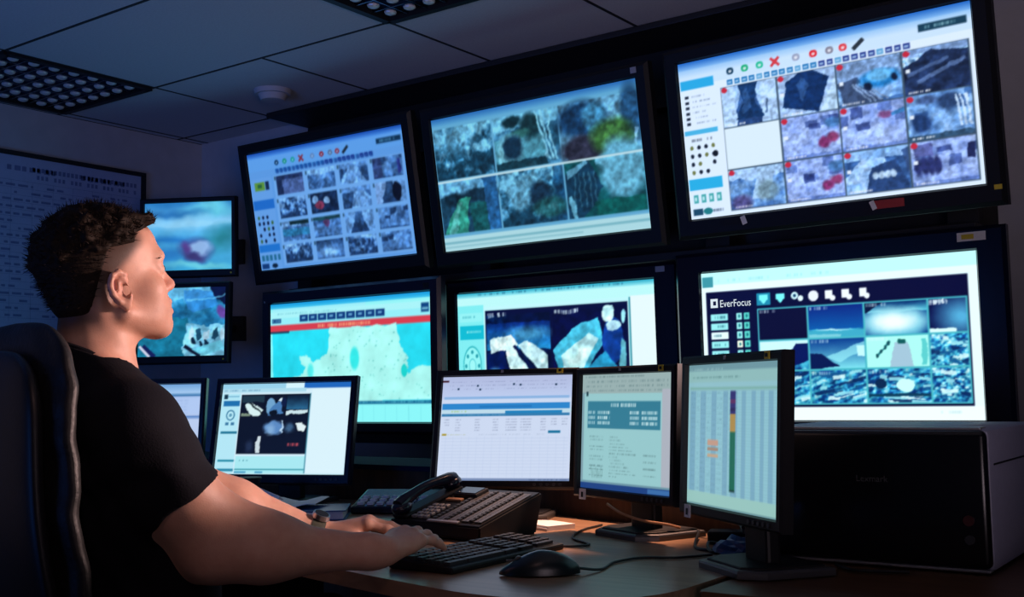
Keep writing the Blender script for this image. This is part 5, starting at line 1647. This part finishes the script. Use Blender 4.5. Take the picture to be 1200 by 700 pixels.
B = Field((-.20, -.33, .44), (.70, .36, 1.37), .0032)
torso(B)
neck(B)
head(B)
arm(B, RS, RE, RW, -1)
arm(B, LS, LE, LW, 1)
RH = np.array((.573, -.095, .744)) - np.array(RW)
LH = np.array((.645, .140, .738)) - np.array(LW)
hand(B, RW, RH, 1, thumb_down=.12)
hand(B, LW, LH, -1, bends=[(22, 26, 28), (24, 28, 30), (26, 30, 30), (24, 28, 28)], thumb_down=.10)
bme, BV = B.mesh('body')
BV = relax(bme, 2)

# real colouring of the skin: cropped hair fading out at the sides, redder lips, ears and nose
inv = np.array(HM.inverted())
Hp = BV @ inv[:3, :3].T + inv[:3, 3]
skin = np.tile(np.array([.62, .335, .235]), (len(BV), 1))
def sm(x, a, b):
    t = np.clip((x - a) / (b - a), 0, 1); return t * t * (3 - 2 * t)
x, y, z = Hp.T
ishead = z > -.14
lips = np.exp(-(((z + .066) / .012) ** 2) - ((y / .024) ** 2)) * (x > .088) * ishead
skin = skin * (1 - .55 * lips[:, None]) + np.array([.50, .16, .15]) * .55 * lips[:, None]
red = (np.exp(-(((x - .115) / .018) ** 2) - ((z + .028) / .016) ** 2) + .7 * np.exp(-((np.abs(y) - .083) / .010) ** 2 - ((z + .008) / .035) ** 2)) * ishead
skin = skin * (1 - .35 * red[:, None]) + np.array([.62, .22, .17]) * .35 * red[:, None]
# hair line in head coordinates: in front of the temple skin, behind it cropped hair
front = .066 - .055 * sm(z, .062, .005)              # x of the hair line, falls back towards the ear
fade = sm(front - x, -.012, .020) * sm(z, -.045 - .02, -.005) * ishead
fade = np.maximum(fade, sm(z, .068, .088) * ishead * sm(.100 - x, -.006, .012))
nape = sm(-.035 - x, -.01, .03) * sm(z, -.085, -.045) * ishead
fade = np.maximum(fade, nape)
ear = (np.abs(y) > .0755) & (x > -.024) & (x < .022) & (z > -.058) & (z < .018) & ishead
fade = np.where(ear, 0, fade)
stub = sm(-.035 - z, -.02, .03) * sm(x, .02, .07) * ishead * .10
skin = skin * (1 - .90 * fade[:, None]) + np.array([.020, .012, .008]) * .90 * fade[:, None]
skin = skin * (1 - stub[:, None])
a_ = bme.attributes.new('skin_tone', 'FLOAT_COLOR', 'POINT')
a_.data.foreach_set('color', np.concatenate([skin, np.ones((len(skin), 1))], 1).ravel().astype(np.float32))

m, N, L, b = nodes_of('skin')
vc = N.new('ShaderNodeVertexColor'); vc.layer_name = 'skin_tone'
nz = N.new('ShaderNodeTexNoise'); nz.inputs['Scale'].default_value = 55; nz.inputs['Detail'].default_value = 5
tc = N.new('ShaderNodeTexCoord'); L.new(tc.outputs['Object'], nz.inputs[0])
mx = N.new('ShaderNodeMixRGB'); mx.blend_type = 'OVERLAY'; mx.inputs[0].default_value = .22
L.new(vc.outputs[0], mx.inputs[1]); L.new(nz.outputs[0], mx.inputs[2]); L.new(mx.outputs[0], b.inputs['Base Color'])
bp_ = N.new('ShaderNodeBump'); bp_.inputs['Strength'].default_value = .12; bp_.inputs['Distance'].default_value = .002
nz2 = N.new('ShaderNodeTexNoise'); nz2.inputs['Scale'].default_value = 420; L.new(tc.outputs['Object'], nz2.inputs[0])
L.new(nz2.outputs[0], bp_.inputs['Height']); L.new(bp_.outputs[0], b.inputs['Normal'])
b.inputs['Roughness'].default_value = .52
b.inputs['Subsurface Weight'].default_value = .12
b.inputs['Subsurface Radius'].default_value = (1.0, .35, .2)
b.inputs['Subsurface Scale'].default_value = .008
link('body', bme, m, man)

# eyes
for s in (-1, 1):
    e = MB().ball((0, 0, 0), .0118, u=20, v=14).build('eye', M_['eyewhite'], man, smooth=True)
    e.matrix_local = HM @ Matrix.Translation((.0880, s * .033, .0025))
    ir = MB().ball((0, 0, 0), (.0022, .0056, .0056), u=14, v=8).build('iris', M_['iris'], e, smooth=True)
    ir.location = (.0108, 0, 0)
    br = MB()
    rn = random.Random(3)
    for k in range(46):
        t = k / 45
        yy = s * (.014 + .036 * t)
        xx = .1075 - .020 * t ** 2.2
        zz = .0215 + .006 * math.sin(math.pi * min(1, t * 1.05)) + rn.uniform(-.0022, .0022)
        br.cyl((xx, yy, zz), (xx - .0005, yy + s * .007, zz + .0022 - .003 * t), .0010, .0003, n=4)
    o = br.build('eyebrow', M_['hair'], man)
    o.matrix_local = HM

# hair: a short textured crop, fuller on top and in front
Hf = Field((-.20, -.13, 1.10), (.17, .12, 1.37), .0030)
Hf.ell((-.004, 0, .046), (.096, .0775, .078), .02, M=HM)
Hf.ell((.032, 0, .078), (.070, .056, .042), .02, M=HM)
Hf.ell((-.030, 0, .058), (.073, .070, .064), .02, M=HM)
Hf.ell((-.034, 0, -.005), (.061, .065, .062), .02, M=HM)
rn = random.Random(12)
for k in range(700):
    th = rn.uniform(-math.pi, math.pi); ph = rn.uniform(.12, 1.5)
    n_ = Vector((math.cos(th) * math.cos(ph), math.sin(th) * math.cos(ph), math.sin(ph)))
    base = Vector((-.003 + n_.x * .089, n_.y * .071, .046 + n_.z * .071))
    if base.x > .062 and base.z < .105: continue
    if base.z < .040 and base.x > -.03: continue
    ln_ = rn.uniform(.012, .024) * (1.05 if base.z > .08 else .85)
    dr = (n_ + Vector((.55 if base.x > .0 else -.15, rn.uniform(-.3, .3), .25 if base.x > 0 else -.35))).normalized()
    Hf.cap(tuple(base), tuple(base + dr * ln_), .0055, .0014, k=.010, M=HM)
for k in range(80):      # fringe at the front
    yy = rn.uniform(-.052, .052)
    b0 = Vector((.072 - yy * yy * 6, yy, .096 + rn.uniform(-.004, .006)))
    Hf.cap(tuple(b0), tuple(b0 + Vector((.030 + rn.uniform(0, .008), yy * .15 + rn.uniform(-.006, .006), -.006 + rn.uniform(-.012, .010)))), .0062, .0018, k=.006, M=HM)
# keep the face, ears and neck free
sl, X, Y, Z = Hf.block((0, 0, 1.235), .5)
hx = inv[0, 0] * X + inv[0, 1] * Y + inv[0, 2] * Z + inv[0, 3]
hy = inv[1, 0] * X + inv[1, 1] * Y + inv[1, 2] * Z + inv[1, 3]
hz = inv[2, 0] * X + inv[2, 1] * Y + inv[2, 2] * Z + inv[2, 3]
bound = .056 - np.clip(-.002 - hx, 0, .035) / .035 * .070 - np.clip(-.037 - hx, 0, 1) * 2.2
bound = np.maximum(bound, -.056 - .16 * np.clip(np.abs(hx + .04), 0, .06) + .004 * np.sin(hy * 180))
bound = np.where(hx > .05, np.maximum(bound, .070 + .25 * (hx - .05)), bound)
Hf.f[sl] = np.maximum(Hf.f[sl], (bound - hz).astype(np.float32) * .8)
hme, HV = Hf.mesh('hair')
relax(hme, 1)
hair_o = link('hair', hme, M_['hair'], man)
# loose strands on the crop
sb = MB()
hn = np.empty(len(hme.vertices) * 3, np.float32); hme.vertices.foreach_get('normal', hn); hn = hn.reshape(-1, 3)
for k in range(2600):
    i = rn.randrange(len(HV))
    p = Vector(HV[i]); nn = Vector(hn[i])
    if nn.z < -.5: continue
    d = (nn + Vector((rn.uniform(-.5, .5), rn.uniform(-.5, .5), rn.uniform(-.1, .5)))).normalized()
    a = d.orthogonal().normalized() * .0009
    c = d.cross(a)
    q = p + d * rn.uniform(.006, .014)
    vs = [sb.bm.verts.new(p + a), sb.bm.verts.new(p - a * .5 + c * .85), sb.bm.verts.new(p - a * .5 - c * .85), sb.bm.verts.new(q)]
    for t in ((0, 1, 3), (1, 2, 3), (2, 0, 3)): sb.bm.faces.new([vs[w] for w in t])
sb.build('hair_strands', M_['hair'], hair_o, kind='stuff')

# t-shirt
T = Field((-.22, -.34, .44), (.36, .40, 1.16), .0042)
torso(T, .011)
T.cap((-.040, 0, 1.00), (-.034, 0, 1.10), .070, .066, k=.05)
for S_, E_ in ((RS, RE), (LS, LE)):
    S_, E_ = np.array(S_), np.array(E_)
    d = (E_ - S_) / np.linalg.norm(E_ - S_)
    hem = S_ + (E_ - S_) * .56
    T.cap(S_, S_ + (E_ - S_) * 1.0, .068, .072, k=.045, cutplane=(hem, d + np.array([0, 0, 0])))
sl, X, Y, Z = T.block((.05, 0, .8), .9)
wr = (.0035 * np.sin(26 * Z + 9 * X + 5 * np.sin(11 * Y)) * np.sin(17 * Y + 13 * X + 2) + .0028 * np.sin(48 * Z - 31 * X + 20 * Y + 3 * np.sin(14 * Z)) + .002 * np.sin(70 * X + 40 * Z + 6 * np.sin(20 * Y)))
amp = np.clip((1.02 - Z) / .15, .15, 1)
T.f[sl] = (T.f[sl] - wr * amp).astype(np.float32)
# neck opening, and straight hem at the waist
nk = np.sqrt((X + .034) ** 2 + Y ** 2) - .10
T.f[sl] = np.maximum(T.f[sl], -np.maximum(nk, 1.068 + .40 * (-.034 - X) - Z).astype(np.float32))
T.f[sl] = np.maximum(T.f[sl], (.47 - Z).astype(np.float32))
tme, TV = T.mesh('shirt')
relax(tme, 2)
shirt = link('shirt', tme, M_['shirt'], man)
mb = MB()
ring = []
for k in range(41):
    a = 2 * math.pi * k / 40
    xx, yy = -.036 + .066 * math.cos(a), .066 * math.sin(a)
    ring.append((xx, yy, 1.068 + .40 * (-.034 - xx)))
mb.tube(ring, .0075, 8)
mb.build('collar', M_['shirt'], shirt, smooth=True)

# trousers and shoes
Q = Field((-.16, -.30, .04), (.66, .30, .66), .0065)
Q.ell((.075, 0, .53), (.125, .180, .108), .05)
for s in (-1, 1):
    Q.cap((.04, s * .095, .525), (.44, s * .13, .530), .092, .070, k=.05)
    Q.cap((.44, s * .13, .520), (.42, s * .13, .10), .066, .052, k=.03)
sl, X, Y, Z = Q.block((.25, 0, .35), .7)
Q.f[sl] = (Q.f[sl] - .005 * np.sin(40 * X + 22 * Y + 9 * np.sin(15 * Z)) * np.sin(25 * Y - 19 * Z) - .004 * np.sin(60 * Z + 25 * X)).astype(np.float32)
Q.f[sl] = np.maximum(Q.f[sl], (.09 - Z).astype(np.float32))
qme, _ = Q.mesh('trousers')
relax(qme, 2)
link('trousers', qme, M_['trousers'], man)
for s in (-1, 1):
    D = Field((.30, s * .13 - .08, -.01), (.64, s * .13 + .08, .16), .006)
    D.cap((.40, s * .13, .055), (.56, s * .135, .045), .045, .040, k=.03)
    D.cap((.41, s * .13, .06), (.415, s * .13, .12), .045, .046, k=.03)
    sl, X, Y, Z = D.block((.47, s * .13, .07), .3)
    D.f[sl] = np.maximum(D.f[sl], (.004 - Z).astype(np.float32))
    dme, _ = D.mesh('shoe')
    link('shoe', dme, M_['leather'], man)

# wrist watch on the left arm
lw, le = Vector(LW), Vector(LE)
ax = (lw - le).normalized()
wc = lw - ax * .020
WM = Matrix.Translation(wc) @ ax.to_track_quat('Z', 'X').to_matrix().to_4x4()
mb = MB()
n = 28
for r0, r1, z0 in ((.0325, .0325, 0),):
    rings = []
    for (rr, zz) in ((.0300, -.014), (.0340, -.014), (.0355, 0), (.0340, .014), (.0300, .014)):
        rings.append([mb.bm.verts.new((rr * math.cos(2 * math.pi * k / n), rr * math.sin(2 * math.pi * k / n), zz)) for k in range(n)])
    rings.append(rings[0])
    for A, Bq in zip(rings, rings[1:]):
        for k in range(n): mb.bm.faces.new((A[k], A[(k + 1) % n], Bq[(k + 1) % n], Bq[k]))
ws = mb.build('watch_strap', M_['strap'], man, smooth=True)
ws.matrix_local = WM
up_l = WM.to_3x3().inverted() @ Vector((.25, -.35, .9)).normalized()
up_l.z = 0; up_l.normalize()
MB().cyl(tuple(up_l * .033), tuple(up_l * .043), .019, .0175, n=28).build('watch_case', M_['steel'], ws, smooth=True)
MB().cyl(tuple(up_l * .043), tuple(up_l * .0437), .0145, n=28).build('watch_face', M_['dark'], ws)

# ------------------------------------------------------------------ office chair
ch = empty('office_chair', (PX, PY, 0), PYAW + R_(14), 'high backed black leather office chair the man is sitting in', 'chair')


def loft(rows, n=28, e=2.6):
    """rows of (xc, z, half thickness, half width); superellipse sections"""
    mb = MB()
    R0 = []
    for xc, zz, ht, hw in rows:
        r = []
        for k in range(n):
            a = 2 * math.pi * k / n
            c, s_ = math.cos(a), math.sin(a)
            r.append(mb.bm.verts.new((xc + ht * math.copysign(abs(c) ** (2 / e), c), hw * math.copysign(abs(s_) ** (2 / e), s_), zz)))
        R0.append(r)
    for A, Bq in zip(R0, R0[1:]):
        for k in range(n): mb.bm.faces.new((A[k], A[(k + 1) % n], Bq[(k + 1) % n], Bq[k]))
    mb.bm.faces.new(R0[0][::-1]); mb.bm.faces.new(R0[-1])
    return mb

def bx(zz):   # fore-aft line of the back: forward at the lumbar
    return -.160 + .040 * math.exp(-((zz - .60) / .16) ** 2)

rows = []
for i in range(26):
    t = i / 25
    zz = .46 + .665 * t
    e_ = math.sqrt(max(0, 1 - max(0, (t - .80) / .20) ** 2)) * math.sqrt(max(.05, 1 - max(0, (.10 - t) / .10) ** 2))
    rows.append((bx(zz), zz, .030 * max(.25, e_) + .012 * (0.5 + .5 * math.sin(zz * 55)) * 0, (.225 + .018 * math.sin(math.pi * t)) * (.55 + .45 * e_)))
cu = loft(rows)
rn = random.Random(7)
for v in cu.bm.verts:      # gathered leather: soft creases across the pad
    zz, yy = v.co.z, v.co.y
    v.co.x += .004 * math.sin(zz * 47 + 4 * math.sin(yy * 20)) + .003 * math.sin(zz * 113 + yy * 30)
    v.co.y += math.copysign(1, yy) * (.0015 * math.sin(zz * 95) + rn.uniform(-.0015, .0015))
o = cu.build('back_cushion', M_['leather'], ch, smooth=True)
sd_ = o.modifiers.new('sub', 'SUBSURF'); sd_.levels = 1; sd_.render_levels = 2
rows = []
for i in range(22):
    t = i / 21
    zz = .44 + .640 * t
    e_ = math.sqrt(max(0, 1 - max(0, (t - .82) / .18) ** 2)) * math.sqrt(max(.05, 1 - max(0, (.10 - t) / .10) ** 2))
    rows.append((bx(zz) - .040, zz, .022 * max(.25, e_), (.205 + .012 * math.sin(math.pi * t)) * (.55 + .45 * e_)))
o = loft(rows, e=3.2).build('back_shell', M_['shell'], ch, smooth=True)
sd_ = o.modifiers.new('sub', 'SUBSURF'); sd_.levels = 1; sd_.render_levels = 2
st_ = MB().box(-.13, -.24, .34, .27, .24, .405, bev=.030, seg=3)
st_.build('seat', M_['leather'], ch, smooth=True)
MB().box(-.12, -.10, .31, .14, .10, .342, bev=.01).build('seat_plate', M_['dark'], ch)
for s in (-1, 1):
    pts = [(-.13, s * .27, .70), (-.05, s * .285, .690), (.08, s * .29, .682), (.20, s * .285, .676), (.25, s * .28, .665)]
    pts = [(x_, y_, z_ - .055) for x_, y_, z_ in pts]
    A_ = MB().tube(smooth_path(pts, 6), .026, 12).build('armrest', M_['leather'], ch, smooth=True)
    MB().tube(smooth_path([(.16, s * .285, .610), (.19, s * .28, .52), (.12, s * .26, .42), (.02, s * .22, .37)], 6), .016, 10).build('armrest_post', M_['dark'], A_, smooth=True)
MB().cyl((0, 0, .10), (0, 0, .33), .028, n=20).cyl((0, 0, .10), (0, 0, .22), .038, n=20).build('column', M_['dark'], ch, smooth=True)
leg = MB().box(.03, -.022, .085, .31, .022, .115, bev=.008).mesh('base_leg')
cst = MB().cyl((0, -.022, .03), (0, .022, .03), .030, n=18).cyl((0, 0, .03), (0, 0, .088), .010, n=10).mesh('caster')
for k in range(5):
    a = R_(72 * k + 20)
    l_ = link('base_leg', leg, M_['dark'], ch, rot=(0, 0, a))
    link('caster', cst, M_['black'], l_, loc=(.29, 0, 0))
